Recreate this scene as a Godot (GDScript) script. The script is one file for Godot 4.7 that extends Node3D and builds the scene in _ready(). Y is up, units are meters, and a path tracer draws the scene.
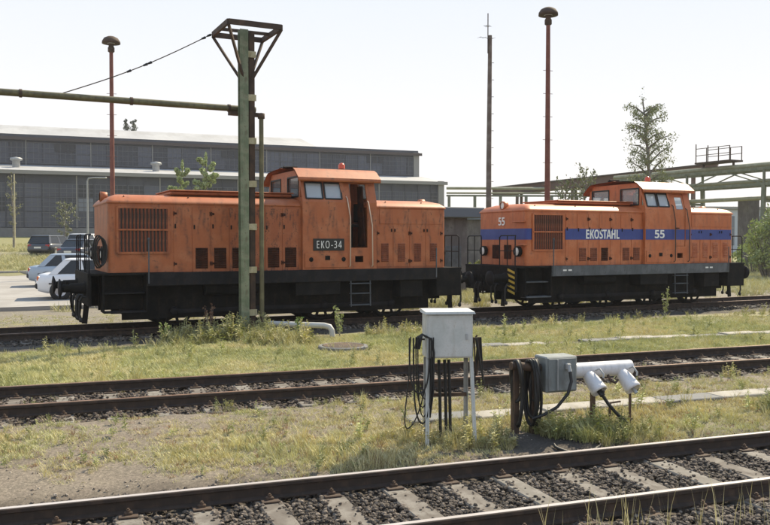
extends Node3D
# Two orange shunting engines on a weedy works siding, backlit by a high summer sun.

const CAM_H := 2.28
const ANG_L := 0.45537      # heading of the engines' track
const ANG_F := 0.34592      # heading of the two nearer tracks
const VC := 21.28           # engines' track centre line, metres from the camera across it
const RAIL_TOP := 0.16
const FRONT_TOP := 0.0

var M := {}
var used := {}
var rng := RandomNumberGenerator.new()
var n_big := FastNoiseLite.new()
var n_mid := FastNoiseLite.new()
var n_fine := FastNoiseLite.new()

# ---------------------------------------------------------------- frames
func LP(u: float, v: float, y := 0.0) -> Vector3:
	return Vector3(0.89810 * u - 0.43978 * v, y, -(0.43978 * u + 0.89810 * v))
func FP(u: float, v: float, y := 0.0) -> Vector3:
	return Vector3(0.94076 * u - 0.33907 * v, y, -(0.33907 * u + 0.94076 * v))
func l_of(x: float, z: float) -> Vector2:
	return Vector2(0.89810 * x - 0.43978 * z, -0.43978 * x - 0.89810 * z)
func f_of(x: float, z: float) -> Vector2:
	return Vector2(0.94076 * x - 0.33907 * z, -0.33907 * x - 0.94076 * z)

func ramp(x: float, pts: Array) -> float:
	if x <= pts[0][0]: return pts[0][1]
	for i in range(1, pts.size()):
		if x < pts[i][0]:
			var t: float = (x - pts[i - 1][0]) / (pts[i][0] - pts[i - 1][0])
			return lerpf(pts[i - 1][1], pts[i][1], t)
	return pts[pts.size() - 1][1]

func ground_h(x: float, z: float) -> float:
	var fv := f_of(x, z).y
	var lv := l_of(x, z)
	var h := ramp(fv, [[5.0, -0.2], [5.5, -0.235], [8.15, -0.235], [8.4, -0.14], [9.0, -0.1], [10.9, -0.01], [11.15, -0.02], [11.3, -0.078], [13.4, -0.078], [13.6, 0.0]])
	if lv.y > 19.3 and lv.y < 23.3: h -= 0.07 * sm(19.3, 19.8, lv.y) * (1.0 - sm(22.8, 23.3, lv.y))
	var b := n_mid.get_noise_2d(x * 3.0, z * 3.0) * 0.035 + n_fine.get_noise_2d(x * 2.0, z * 2.0) * 0.018
	var flat := 1.0
	if fv < 8.2: flat = 0.2
	elif fv > 11.2 and fv < 13.5: flat = 0.2
	h += b * flat
	if lv.y > 23.5:
		h = ramp(lv.y, [[23.5, 0.0], [50.3, 0.2], [50.45, 0.5], [61.0, 1.28], [72.0, 1.5], [112.0, 2.75], [160.0, 2.75]])
		var k := clampf((lv.x - 14.0) / 16.0, 0.0, 1.0)
		h = lerpf(h, ramp(lv.y, [[23.5, 0.0], [50.0, 0.15], [90.0, 0.5]]), k) + b * 0.6
	return h

# how much grass grows here, 0..1
func grassy(x: float, z: float) -> float:
	var fv := f_of(x, z)
	var lv := l_of(x, z)
	var n := n_big.get_noise_2d(x, z) * 0.9 + n_mid.get_noise_2d(x, z) * 0.5
	if lv.y > 18.4: return 0.0 if lv.y < 23.2 else 0.25
	if fv.y < 8.15: return 0.0
	if fv.y < 11.25:
		var c := ramp(fv.y, [[8.15, 0.08], [8.5, 0.24], [8.9, 0.36], [9.4, 0.44], [10.1, 0.5], [10.7, 0.46], [11.2, 0.2]])
		c += clampf((fv.x - 1.0) * 0.09, -0.16, 0.22)
		if fv.x > 4.3 and absf(fv.y - 9.9) < 0.2: return 0.04
		c -= 0.9 * (1.0 - sm(0.35, 0.75, Vector2((fv.x - 5.35) * 0.75, fv.y - 8.62).length()))
		return clampf(c + n * 0.62, 0.0, 1.0)
	if fv.x > 8.0 and absf(fv.y - 15.95) < 0.22: return 0.3
	if fv.y < 13.45: return 0.0
	var e := clampf((fv.y - 13.4) * 2.5, 0.0, 1.0) * clampf((18.4 - lv.y) * 2.2, 0.0, 1.0)
	return clampf(e * (0.95 + n * 0.55), 0.0, 1.0)

# ---------------------------------------------------------------- mesh helpers
func mb() -> SurfaceTool:
	var st := SurfaceTool.new()
	st.begin(Mesh.PRIMITIVE_TRIANGLES)
	st.set_smooth_group(-1)
	return st
func tri(st: SurfaceTool, a: Vector3, b: Vector3, c: Vector3):
	st.add_vertex(a); st.add_vertex(b); st.add_vertex(c)
func quad(st: SurfaceTool, a: Vector3, b: Vector3, c: Vector3, d: Vector3):
	tri(st, a, b, c); tri(st, a, c, d)
func hexa(st: SurfaceTool, p: Array):   # p: four of the bottom, four of the top, same turn
	quad(st, p[0], p[1], p[2], p[3]); quad(st, p[7], p[6], p[5], p[4])
	for i in 4:
		var j := (i + 1) % 4
		quad(st, p[j], p[i], p[i + 4], p[j + 4])
func box(st: SurfaceTool, c: Vector3, s: Vector3, b := Basis.IDENTITY):
	var h := s * 0.5
	var p := []
	for y in [-h.y, h.y]:
		for q in [[-h.x, -h.z], [h.x, -h.z], [h.x, h.z], [-h.x, h.z]]:
			p.append(c + b * Vector3(q[0], y, q[1]))
	hexa(st, p)
func bbox(st: SurfaceTool, c: Vector3, s: Vector3, bev := 0.01, b := Basis.IDENTITY):   # chamfered box
	var h := s * 0.5
	var i := h - Vector3.ONE * bev
	var V := func(x: float, y: float, z: float) -> Vector3: return c + b * Vector3(x, y, z)
	for s1 in [-1.0, 1.0]:
		quad(st, V.call(s1 * h.x, -i.y, -i.z), V.call(s1 * h.x, i.y, -i.z), V.call(s1 * h.x, i.y, i.z), V.call(s1 * h.x, -i.y, i.z))
		quad(st, V.call(-i.x, s1 * h.y, -i.z), V.call(i.x, s1 * h.y, -i.z), V.call(i.x, s1 * h.y, i.z), V.call(-i.x, s1 * h.y, i.z))
		quad(st, V.call(-i.x, -i.y, s1 * h.z), V.call(i.x, -i.y, s1 * h.z), V.call(i.x, i.y, s1 * h.z), V.call(-i.x, i.y, s1 * h.z))
		for s2 in [-1.0, 1.0]:
			quad(st, V.call(s1 * h.x, s2 * i.y, -i.z), V.call(s1 * h.x, s2 * i.y, i.z), V.call(s1 * i.x, s2 * h.y, i.z), V.call(s1 * i.x, s2 * h.y, -i.z))
			quad(st, V.call(s1 * h.x, -i.y, s2 * i.z), V.call(s1 * h.x, i.y, s2 * i.z), V.call(s1 * i.x, i.y, s2 * h.z), V.call(s1 * i.x, -i.y, s2 * h.z))
			quad(st, V.call(-i.x, s1 * h.y, s2 * i.z), V.call(i.x, s1 * h.y, s2 * i.z), V.call(i.x, s1 * i.y, s2 * h.z), V.call(-i.x, s1 * i.y, s2 * h.z))
			for s3 in [-1.0, 1.0]:
				tri(st, V.call(s1 * h.x, s2 * i.y, s3 * i.z), V.call(s1 * i.x, s2 * h.y, s3 * i.z), V.call(s1 * i.x, s2 * i.y, s3 * h.z))
func slab(st: SurfaceTool, a: Vector3, b: Vector3, c: Vector3, d: Vector3, th: float):   # a four-cornered sheet made th thick against its normal
	var n := (b - a).cross(d - a).normalized() * th
	hexa(st, [a - n, b - n, c - n, d - n, a, b, c, d])
func bar(st: SurfaceTool, a: Vector3, b: Vector3, w: float, h: float, up := Vector3.UP):
	var x := (b - a)
	var l := x.length()
	x = x / l
	if absf(x.dot(up)) > 0.98: up = Vector3.RIGHT if absf(x.x) < 0.9 else Vector3.BACK
	var z := x.cross(up).normalized()
	box(st, (a + b) * 0.5, Vector3(l, h, w), Basis(x, z.cross(x), z))
func tube(st: SurfaceTool, pts: Array, r: float, n := 8, r_end := -1.0):
	st.set_smooth_group(0)
	var t0: Vector3 = (pts[1] - pts[0]).normalized()
	var nx := t0.cross(Vector3.UP if absf(t0.y) < 0.9 else Vector3.RIGHT).normalized()
	var rings := []
	for i in pts.size():
		var t: Vector3 = (pts[mini(i + 1, pts.size() - 1)] - pts[maxi(i - 1, 0)]).normalized()
		nx = (nx - t * nx.dot(t)).normalized()
		var ny := t.cross(nx)
		var rr := r if r_end < 0 else lerpf(r, r_end, float(i) / (pts.size() - 1))
		var ring := []
		for k in n:
			var a := TAU * k / n
			ring.append(pts[i] + (nx * cos(a) + ny * sin(a)) * rr)
		rings.append(ring)
	for i in rings.size() - 1:
		for k in n:
			var j := (k + 1) % n
			quad(st, rings[i][k], rings[i][j], rings[i + 1][j], rings[i + 1][k])
	st.set_smooth_group(-1)
	for e in [0, rings.size() - 1]:
		for k in range(1, n - 1):
			if e == 0: tri(st, rings[e][0], rings[e][k + 1], rings[e][k])
			else: tri(st, rings[e][0], rings[e][k], rings[e][k + 1])
func lathe(st: SurfaceTool, prof: Array, n: int, T := Transform3D.IDENTITY, sg := 0):   # prof of (radius, height) about y
	st.set_smooth_group(sg)
	for i in prof.size() - 1:
		for k in n:
			var a := TAU * k / n
			var b := TAU * (k + 1) / n
			var p0 := T * Vector3(cos(a) * prof[i].x, prof[i].y, sin(a) * prof[i].x)
			var p1 := T * Vector3(cos(b) * prof[i].x, prof[i].y, sin(b) * prof[i].x)
			var p2 := T * Vector3(cos(b) * prof[i + 1].x, prof[i + 1].y, sin(b) * prof[i + 1].x)
			var p3 := T * Vector3(cos(a) * prof[i + 1].x, prof[i + 1].y, sin(a) * prof[i + 1].x)
			if prof[i].x > 0.0001: tri(st, p0, p2, p1)
			if prof[i + 1].x > 0.0001: tri(st, p0, p3, p2)
	st.set_smooth_group(-1)
func prism(st: SurfaceTool, poly: PackedVector2Array, d0: float, d1: float, T := Transform3D.IDENTITY):   # outline in x,y pulled along z
	var idx := Geometry2D.triangulate_polygon(poly)
	for k in range(0, idx.size(), 3):
		var a := poly[idx[k]]; var b := poly[idx[k + 1]]; var c := poly[idx[k + 2]]
		tri(st, T * Vector3(a.x, a.y, d1), T * Vector3(c.x, c.y, d1), T * Vector3(b.x, b.y, d1))
		tri(st, T * Vector3(a.x, a.y, d0), T * Vector3(b.x, b.y, d0), T * Vector3(c.x, c.y, d0))
	var ccw := not Geometry2D.is_polygon_clockwise(poly)
	for i in poly.size():
		var j := (i + 1) % poly.size()
		if not ccw:
			var s := i; i = j; j = s
		quad(st, T * Vector3(poly[i].x, poly[i].y, d0), T * Vector3(poly[i].x, poly[i].y, d1), T * Vector3(poly[j].x, poly[j].y, d1), T * Vector3(poly[j].x, poly[j].y, d0))
func loft(st: SurfaceTool, rings: Array, caps := true):
	var n: int = rings[0].size()
	for i in rings.size() - 1:
		for k in n:
			var j := (k + 1) % n
			quad(st, rings[i][k], rings[i + 1][k], rings[i + 1][j], rings[i][j])
	if caps:
		for e in [0, rings.size() - 1]:
			var c := Vector3.ZERO
			for p in rings[e]: c += p / n
			for k in n:
				var j := (k + 1) % n
				if e == 0: tri(st, c, rings[e][k], rings[e][j])
				else: tri(st, c, rings[e][j], rings[e][k])
func rrect(x0: float, x1: float, z0: float, z1: float, r: float, y: float, n := 5) -> Array:
	var out := []
	for q in [[x1 - r, z1 - r, 0.0], [x0 + r, z1 - r, 0.5], [x0 + r, z0 + r, 1.0], [x1 - r, z0 + r, 1.5]]:
		for k in n + 1:
			var a: float = PI * (q[2] + 0.5 * k / n)
			out.append(Vector3(q[0] + cos(a) * r, y, q[1] + sin(a) * r))
	return out

# ---------------------------------------------------------------- object helpers
func numbered(called: String) -> String:
	if not used.has(called):
		used[called] = 0
		return called
	used[called] += 1
	return "%s_%03d" % [called, used[called]]
func obj(called: String, st: SurfaceTool, m: Material, parent: Node = self) -> MeshInstance3D:
	st.generate_normals()
	var mesh := st.commit()
	return inst(called, mesh, m, parent)
func inst(called: String, mesh: Mesh, m: Material, parent: Node = self, at := Vector3.ZERO, turn := 0.0) -> MeshInstance3D:
	var o := MeshInstance3D.new()
	o.mesh = mesh
	o.material_override = m
	o.name = numbered(called) if parent == self else called
	parent.add_child(o, true)
	o.position = at
	o.rotation.y = turn
	return o
func mesh_of(st: SurfaceTool) -> ArrayMesh:
	st.generate_normals()
	return st.commit()
func tag(o: Node, label: String, category: String, group := "", kind := ""):
	o.set_meta("label", label)
	o.set_meta("category", category)
	if group != "": o.set_meta("group", group)
	if kind != "": o.set_meta("kind", kind)
func thing(called: String, label: String, category: String, at: Vector3, turn := 0.0, group := "") -> Node3D:
	var o := Node3D.new()
	o.name = numbered(called)
	add_child(o)
	o.position = at
	o.rotation.y = turn
	tag(o, label, category, group)
	return o
func setting(o: Node, label: String, category: String):
	tag(o, label, category, "", "structure")
func multi(called: String, mesh: Mesh, m: Material, xf: Array, cols: Array, parent: Node = self) -> MultiMeshInstance3D:
	var mm := MultiMesh.new()
	mm.transform_format = MultiMesh.TRANSFORM_3D
	mm.use_colors = true
	mm.mesh = mesh
	mm.instance_count = xf.size()
	for i in xf.size():
		mm.set_instance_transform(i, xf[i])
		mm.set_instance_color(i, cols[i])
	var o := MultiMeshInstance3D.new()
	o.multimesh = mm
	o.material_override = m
	o.name = numbered(called) if parent == self else called
	parent.add_child(o, true)
	return o

# ---------------------------------------------------------------- materials
func lin(r: float, g: float, b: float) -> Color:
	return Color(r, g, b).linear_to_srgb()
func noise_bytes(sd: int, freq: float, oct: int, size: int, cell := false) -> PackedByteArray:
	var n := FastNoiseLite.new()
	n.seed = sd
	n.frequency = freq
	n.noise_type = FastNoiseLite.TYPE_CELLULAR if cell else FastNoiseLite.TYPE_SIMPLEX_SMOOTH
	n.fractal_type = FastNoiseLite.FRACTAL_NONE if cell else FastNoiseLite.FRACTAL_FBM
	n.fractal_octaves = oct
	var im := n.get_seamless_image(size, size)
	im.convert(Image.FORMAT_L8)
	return im.get_data()
func sm(a: float, b: float, x: float) -> float:
	var t := clampf((x - a) / (b - a), 0.0, 1.0)
	return t * t * (3.0 - 2.0 * t)
func image_tex(size: int, f: Callable) -> ImageTexture:
	var d := PackedByteArray()
	d.resize(size * size * 3)
	for y in size:
		for x in size:
			var c: Color = f.call(x, y)
			var i := (y * size + x) * 3
			d[i] = int(clampf(c.r, 0, 1) * 255.0)
			d[i + 1] = int(clampf(c.g, 0, 1) * 255.0)
			d[i + 2] = int(clampf(c.b, 0, 1) * 255.0)
	var im := Image.create_from_data(size, size, false, Image.FORMAT_RGB8, d)
	im.generate_mipmaps()
	return ImageTexture.create_from_image(im)
# weathered sheet: a base colour, faded patches, vertical dirt runs, spots of rust or soot
func worn_tex(sd: int, base: Color, faded: Color, dirt: Color, dirt_amount: float, spot_amount: float, size := 256) -> ImageTexture:
	var a := noise_bytes(sd, 0.012, 5, size)
	var b := noise_bytes(sd + 1, 0.01, 4, size)
	var c := noise_bytes(sd + 2, 0.09, 3, size)
	var lb := base; var lf := faded; var ld := dirt
	return image_tex(size, func(x: int, y: int) -> Color:
		var p := a[y * size + x] / 255.0
		var s := b[y * size + (x * 4) % size] / 255.0
		var g := c[y * size + x] / 255.0
		var col := lb.lerp(lf, sm(0.35, 0.8, p))
		col = col.lerp(ld, sm(0.52, 0.95, s * 0.75 + g * 0.3) * dirt_amount)
		col = col.lerp(ld, sm(0.72, 0.85, g * 0.7 + p * 0.35) * spot_amount)
		return (col * (0.93 + g * 0.14)).linear_to_srgb())
func plain(r: float, g: float, b: float, rough := 0.7, metal := 0.0) -> StandardMaterial3D:
	var m := StandardMaterial3D.new()
	m.albedo_color = lin(r, g, b)
	m.roughness = rough
	m.metallic = metal
	return m
func textured(t: Texture2D, scale: float, rough := 0.75, world := false, metal := 0.0) -> StandardMaterial3D:
	var m := StandardMaterial3D.new()
	m.albedo_texture = t
	m.uv1_triplanar = true
	m.uv1_world_triplanar = world
	m.uv1_scale = Vector3.ONE * scale
	m.roughness = rough
	m.metallic = metal
	return m
func colored(rough := 0.9) -> StandardMaterial3D:
	var m := StandardMaterial3D.new()
	m.vertex_color_use_as_albedo = true
	m.roughness = rough
	return m

func make_materials():
	M.orange_a = textured(worn_tex(11, Color(0.35, 0.1, 0.031), Color(0.39, 0.13, 0.05), Color(0.06, 0.028, 0.018), 0.55, 0.6), 0.45, 0.55)
	M.orange_sooty = textured(worn_tex(15, Color(0.31, 0.088, 0.03), Color(0.36, 0.115, 0.045), Color(0.035, 0.02, 0.015), 0.85, 0.9), 0.7, 0.65)
	M.orange_b = textured(worn_tex(21, Color(0.42, 0.113, 0.032), Color(0.47, 0.147, 0.054), Color(0.1, 0.04, 0.024), 0.45, 0.4), 0.45, 0.5)
	M.black = textured(worn_tex(41, Color(0.012, 0.0115, 0.0115), Color(0.018, 0.017, 0.016), Color(0.035, 0.026, 0.019), 0.5, 0.4), 0.6, 0.75)
	M.frame_a = textured(worn_tex(43, Color(0.016, 0.016, 0.018), Color(0.023, 0.022, 0.024), Color(0.03, 0.023, 0.018), 0.6, 0.5), 0.6, 0.6)
	M.frame_b = textured(worn_tex(45, Color(0.06, 0.07, 0.08), Color(0.09, 0.1, 0.115), Color(0.025, 0.024, 0.024), 0.5, 0.5), 0.6, 0.55)
	M.louvre = textured(worn_tex(47, Color(0.045, 0.02, 0.015), Color(0.08, 0.03, 0.018), Color(0.015, 0.011, 0.01), 0.7, 0.5), 0.9, 0.8)
	M.slat = textured(worn_tex(49, Color(0.2, 0.055, 0.026), Color(0.27, 0.085, 0.04), Color(0.035, 0.02, 0.015), 0.8, 0.6), 0.9, 0.7)
	M.vent_pale = textured(worn_tex(48, Color(0.4, 0.11, 0.045), Color(0.46, 0.17, 0.09), Color(0.16, 0.06, 0.035), 0.6, 0.5), 0.9, 0.7)
	M.blue = textured(worn_tex(51, Color(0.02, 0.042, 0.21), Color(0.03, 0.055, 0.24), Color(0.02, 0.022, 0.06), 0.3, 0.3), 0.5, 0.5)
	for q in [M.black, M.frame_a, M.louvre]: q.metallic_specular = 0.2
	M.white_paint = plain(0.72, 0.72, 0.7, 0.6)
	M.yellow = plain(0.55, 0.38, 0.05, 0.6)
	M.grab = plain(0.55, 0.42, 0.32, 0.5)
	M.radiator_core = plain(0.06, 0.055, 0.05, 0.8)
	M.lino = plain(0.14, 0.11, 0.085, 0.8)
	M.rubber = plain(0.012, 0.012, 0.012, 0.6)
	M.beacon = plain(0.5, 0.08, 0.03, 0.2)
	M.lens = plain(0.7, 0.7, 0.68, 0.15)
	M.steel = plain(0.5, 0.48, 0.46, 0.28, 0.9)
	var gl := StandardMaterial3D.new()
	gl.transparency = BaseMaterial3D.TRANSPARENCY_ALPHA
	gl.albedo_color = Color(0.75, 0.8, 0.84, 0.45)
	gl.roughness = 0.05
	M.glass = gl
	var cg := gl.duplicate()
	cg.albedo_color = Color(0.6, 0.66, 0.7, 0.12)
	M.clear_glass = cg
	var dgl := StandardMaterial3D.new()
	dgl.albedo_color = lin(0.012, 0.014, 0.017)
	dgl.roughness = 0.06
	M.car_glass = dgl
	# tracks
	M.rail = textured(worn_tex(61, Color(0.035, 0.024, 0.018), Color(0.06, 0.038, 0.027), Color(0.015, 0.012, 0.01), 0.4, 0.5), 1.5, 0.85)
	M.rail_top = plain(0.6, 0.54, 0.5, 0.3, 0.5)
	M.rail_top_rust = textured(worn_tex(63, Color(0.18, 0.1, 0.06), Color(0.26, 0.16, 0.11), Color(0.08, 0.05, 0.035), 0.5, 0.5), 1.5, 0.5, false, 0.3)
	M.sleeper = [
		textured(worn_tex(65, Color(0.115, 0.1, 0.087), Color(0.175, 0.16, 0.142), Color(0.06, 0.046, 0.035), 0.7, 0.7), 1.1, 0.9),
		textured(worn_tex(67, Color(0.11, 0.095, 0.082), Color(0.165, 0.148, 0.13), Color(0.05, 0.038, 0.03), 0.7, 0.7), 1.1, 0.9),
		textured(worn_tex(69, Color(0.14, 0.128, 0.112), Color(0.195, 0.18, 0.162), Color(0.08, 0.063, 0.05), 0.6, 0.7), 1.1, 0.9)]
	M.stone = colored(0.95)
	M.grass = colored(0.8)
	M.grass.backlight_enabled = true
	M.grass.backlight = Color(0.5, 0.5, 0.3)
	M.leaf = colored(0.7)
	M.leaf.backlight_enabled = true
	M.leaf.backlight = Color(0.5, 0.55, 0.3)
	# ground: grain over vertex colours
	var a := noise_bytes(71, 0.03, 5, 512)
	var c := noise_bytes(72, 0.12, 2, 512, true)
	var gt := image_tex(512, func(x: int, y: int) -> Color:
		var v := 0.62 + 0.38 * a[y * 512 + x] / 255.0 + 0.3 * (c[y * 512 + x] / 255.0 - 0.5)
		return Color(v, v * 0.985, v * 0.965))
	M.ground = textured(gt, 1.1, 0.95, true)
	M.ground.vertex_color_use_as_albedo = true
	M.concrete = textured(worn_tex(73, Color(0.26, 0.24, 0.21), Color(0.32, 0.3, 0.265), Color(0.15, 0.13, 0.105), 0.4, 0.5), 0.5, 0.9)
	M.road = textured(worn_tex(75, Color(0.25, 0.235, 0.22), Color(0.3, 0.285, 0.27), Color(0.17, 0.155, 0.14), 0.3, 0.4), 0.12, 0.9)
	# pylon and pipes
	M.green_steel = textured(worn_tex(81, Color(0.13, 0.16, 0.095), Color(0.2, 0.225, 0.145), Color(0.1, 0.065, 0.04), 0.6, 0.6), 0.8, 0.7)
	M.olive_pipe = textured(worn_tex(83, Color(0.1, 0.09, 0.045), Color(0.15, 0.135, 0.065), Color(0.055, 0.038, 0.025), 0.6, 0.6), 0.8, 0.6)
	M.rust_steel = textured(worn_tex(85, Color(0.055, 0.036, 0.026), Color(0.09, 0.055, 0.035), Color(0.025, 0.02, 0.016), 0.5, 0.5), 0.8, 0.85)
	M.cream_steel = textured(worn_tex(87, Color(0.4, 0.36, 0.22), Color(0.47, 0.43, 0.29), Color(0.17, 0.13, 0.07), 0.5, 0.4), 1.2, 0.7)
	M.pipe_grey = textured(worn_tex(89, Color(0.42, 0.42, 0.41), Color(0.52, 0.52, 0.5), Color(0.25, 0.23, 0.2), 0.4, 0.4), 0.9, 0.5)
	M.cabinet = textured(worn_tex(91, Color(0.46, 0.48, 0.46), Color(0.53, 0.54, 0.52), Color(0.3, 0.27, 0.22), 0.35, 0.35), 1.0, 0.5)
	M.galv = textured(worn_tex(93, Color(0.3, 0.31, 0.31), Color(0.38, 0.39, 0.39), Color(0.17, 0.16, 0.15), 0.5, 0.4), 1.2, 0.5, false, 0.2)
	M.box_grey = textured(worn_tex(95, Color(0.16, 0.18, 0.18), Color(0.22, 0.24, 0.24), Color(0.1, 0.09, 0.08), 0.5, 0.5), 1.2, 0.55)
	M.white_enamel = textured(worn_tex(97, Color(0.56, 0.55, 0.56), Color(0.63, 0.62, 0.63), Color(0.3, 0.27, 0.25), 0.4, 0.45), 1.2, 0.35)
	# far things
	M.mast_red = textured(worn_tex(101, Color(0.16, 0.05, 0.035), Color(0.2, 0.075, 0.05), Color(0.07, 0.035, 0.025), 0.5, 0.5), 0.6, 0.8)
	M.wood_pole = textured(worn_tex(103, Color(0.13, 0.1, 0.08), Color(0.2, 0.17, 0.145), Color(0.06, 0.045, 0.035), 0.5, 0.5), 0.6, 0.9)
	M.hall_wall = textured(worn_tex(105, Color(0.05, 0.054, 0.068), Color(0.068, 0.073, 0.09), Color(0.03, 0.03, 0.034), 0.5, 0.4), 0.05, 0.8)
	M.hall_glass = [plain(0.04, 0.048, 0.07, 0.35), plain(0.028, 0.033, 0.046, 0.45), plain(0.055, 0.066, 0.095, 0.3), plain(0.018, 0.02, 0.026, 0.5), plain(0.13, 0.15, 0.18, 0.3)]
	M.hall_roof = textured(worn_tex(107, Color(0.32, 0.32, 0.325), Color(0.38, 0.38, 0.385), Color(0.22, 0.21, 0.2), 0.5, 0.4), 0.05, 0.7)
	M.hall_trim = plain(0.24, 0.235, 0.22, 0.8)
	M.hall_base = textured(worn_tex(109, Color(0.15, 0.15, 0.15), Color(0.19, 0.19, 0.185), Color(0.09, 0.085, 0.08), 0.4, 0.4), 0.08, 0.9)
	M.bar_grey = plain(0.1, 0.105, 0.12, 0.7)
	M.eave_dark = plain(0.07, 0.055, 0.05, 0.8)
	M.shed_wall = textured(worn_tex(111, Color(0.11, 0.1, 0.1), Color(0.15, 0.14, 0.135), Color(0.06, 0.055, 0.05), 0.5, 0.5), 0.3, 0.95)
	M.shed_roof = plain(0.1, 0.12, 0.145, 0.7)
	M.bridge_green = textured(worn_tex(113, Color(0.14, 0.155, 0.11), Color(0.19, 0.2, 0.15), Color(0.1, 0.08, 0.06), 0.5, 0.5), 0.3, 0.8)
	M.bridge_pipe = textured(worn_tex(115, Color(0.26, 0.26, 0.17), Color(0.32, 0.32, 0.23), Color(0.17, 0.15, 0.11), 0.5, 0.5), 0.3, 0.7)
	M.gallery = textured(worn_tex(117, Color(0.11, 0.07, 0.055), Color(0.14, 0.095, 0.08), Color(0.07, 0.05, 0.04), 0.4, 0.4), 0.1, 0.85)
	M.pale_hall = plain(0.42, 0.46, 0.5, 0.7)
	M.bark = textured(worn_tex(119, Color(0.16, 0.14, 0.12), Color(0.28, 0.26, 0.23), Color(0.04, 0.035, 0.03), 0.5, 0.6), 1.5, 0.9)
	M.tyre = plain(0.015, 0.015, 0.016, 0.8)
	M.rim = plain(0.4, 0.4, 0.42, 0.35, 0.6)
	M.tail = plain(0.35, 0.02, 0.015, 0.25)
	M.tail_orange = plain(0.6, 0.14, 0.04, 0.25)
	M.trim_black = plain(0.02, 0.02, 0.022, 0.6)
	M.plate_white = plain(0.7, 0.7, 0.66, 0.5)

func car_paint(r: float, g: float, b: float) -> StandardMaterial3D:
	var m := plain(r, g, b, 0.35)
	m.clearcoat_enabled = true
	m.clearcoat = 0.8
	m.clearcoat_roughness = 0.08
	return m

# ---------------------------------------------------------------- camera, sky, sun
func set_stage():
	var cam := Camera3D.new()
	cam.name = "camera"
	cam.fov = 35.09
	cam.near = 0.05
	cam.far = 3000.0
	add_child(cam)
	cam.position = Vector3(0, CAM_H, 0)
	cam.rotation_degrees = Vector3(-1.553, 0, 0)
	cam.current = true
	var sky_m := ProceduralSkyMaterial.new()
	sky_m.sky_top_color = Color(0.64, 0.77, 0.92)
	sky_m.sky_horizon_color = Color(1.0, 0.98, 0.955)
	sky_m.sky_curve = 0.42
	sky_m.ground_bottom_color = Color(0.4, 0.38, 0.32)
	sky_m.ground_horizon_color = Color(0.9, 0.88, 0.84)
	sky_m.sun_angle_max = 1.0
	sky_m.energy_multiplier = 0.67
	var sky := Sky.new()
	sky.sky_material = sky_m
	var env := Environment.new()
	env.background_mode = Environment.BG_SKY
	env.sky = sky
	env.tonemap_mode = Environment.TONE_MAPPER_LINEAR
	env.tonemap_exposure = 1.75
	env.sdfgi_enabled = true
	env.ssao_enabled = true
	env.ssil_enabled = true
	env.fog_enabled = true
	env.fog_density = 0.0004
	env.fog_light_color = Color(0.93, 0.94, 0.96)
	var we := WorldEnvironment.new()
	we.name = "world_environment"
	we.environment = env
	add_child(we)
	var sun := DirectionalLight3D.new()
	sun.name = "sun"
	sun.light_energy = 1.6
	sun.light_color = Color(1.0, 0.94, 0.82)
	sun.light_angular_distance = 0.5
	sun.shadow_enabled = true
	add_child(sun)
	var dir := Vector3(-0.64 * 0.7071, -0.7071, 0.768 * 0.7071)
	sun.look_at_from_position(Vector3(0, 50, 0), Vector3(0, 50, 0) + dir, Vector3.UP)

# ---------------------------------------------------------------- ground
func ground_color(x: float, z: float) -> Color:
	var fv := f_of(x, z)
	var lv := l_of(x, z)
	var n1 := n_mid.get_noise_2d(x + 50.0, z) * 0.5 + 0.5
	var n2 := n_fine.get_noise_2d(x, z + 70.0) * 0.5 + 0.5
	var n3 := n_big.get_noise_2d(x - 90.0, z) * 0.5 + 0.5
	var dirt := Color(0.2, 0.168, 0.134).lerp(Color(0.31, 0.268, 0.218), n1 * 0.7 + n2 * 0.3)
	var dry := Color(0.38, 0.35, 0.2).lerp(Color(0.34, 0.345, 0.18), n3)
	if lv.y > 23.3:
		var gravel := Color(0.3, 0.28, 0.24).lerp(Color(0.24, 0.21, 0.16), n1)
		var green := Color(0.26, 0.28, 0.1).lerp(Color(0.36, 0.33, 0.16), n2 * 0.6 + n1 * 0.4)
		var g := 0.0
		if lv.y > 50.4: g = 1.0
		elif lv.x > 13.0: g = sm(28.0, 29.0, lv.y + n1 * 1.4)
		else: g = sm(0.62, 0.75, n1) * 0.8
		if lv.y > 61.0 and lv.y < 67.0 and lv.x < 14.0: g = 0.12
		if lv.y > 200.0: g = 1.0
		return gravel.lerp(green, g)
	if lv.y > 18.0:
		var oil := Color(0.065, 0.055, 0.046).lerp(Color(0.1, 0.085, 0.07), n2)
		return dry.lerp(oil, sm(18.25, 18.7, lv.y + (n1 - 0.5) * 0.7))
	if fv.y < 8.2 or (fv.y > 11.25 and fv.y < 13.45):
		return Color(0.075, 0.063, 0.053).lerp(Color(0.12, 0.1, 0.083), n2)
	var e := sm(0.25, 0.8, grassy(x, z))
	var c := dirt.lerp(dry, e * 0.8)
	var spill := 1.0 - sm(0.3, 0.8, Vector2((fv.x - 5.35) * 0.75, fv.y - 8.62).length() + (n2 - 0.5) * 0.3)
	c = c.lerp(Color(0.045, 0.038, 0.033), spill * 0.85)
	var near_track := 1.0 - sm(0.0, 0.35, minf(absf(fv.y - 8.2), minf(absf(fv.y - 11.25), absf(fv.y - 13.45))) + (n2 - 0.5) * 0.3)
	return c.lerp(Color(0.12, 0.1, 0.083), near_track * 0.8)

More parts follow.
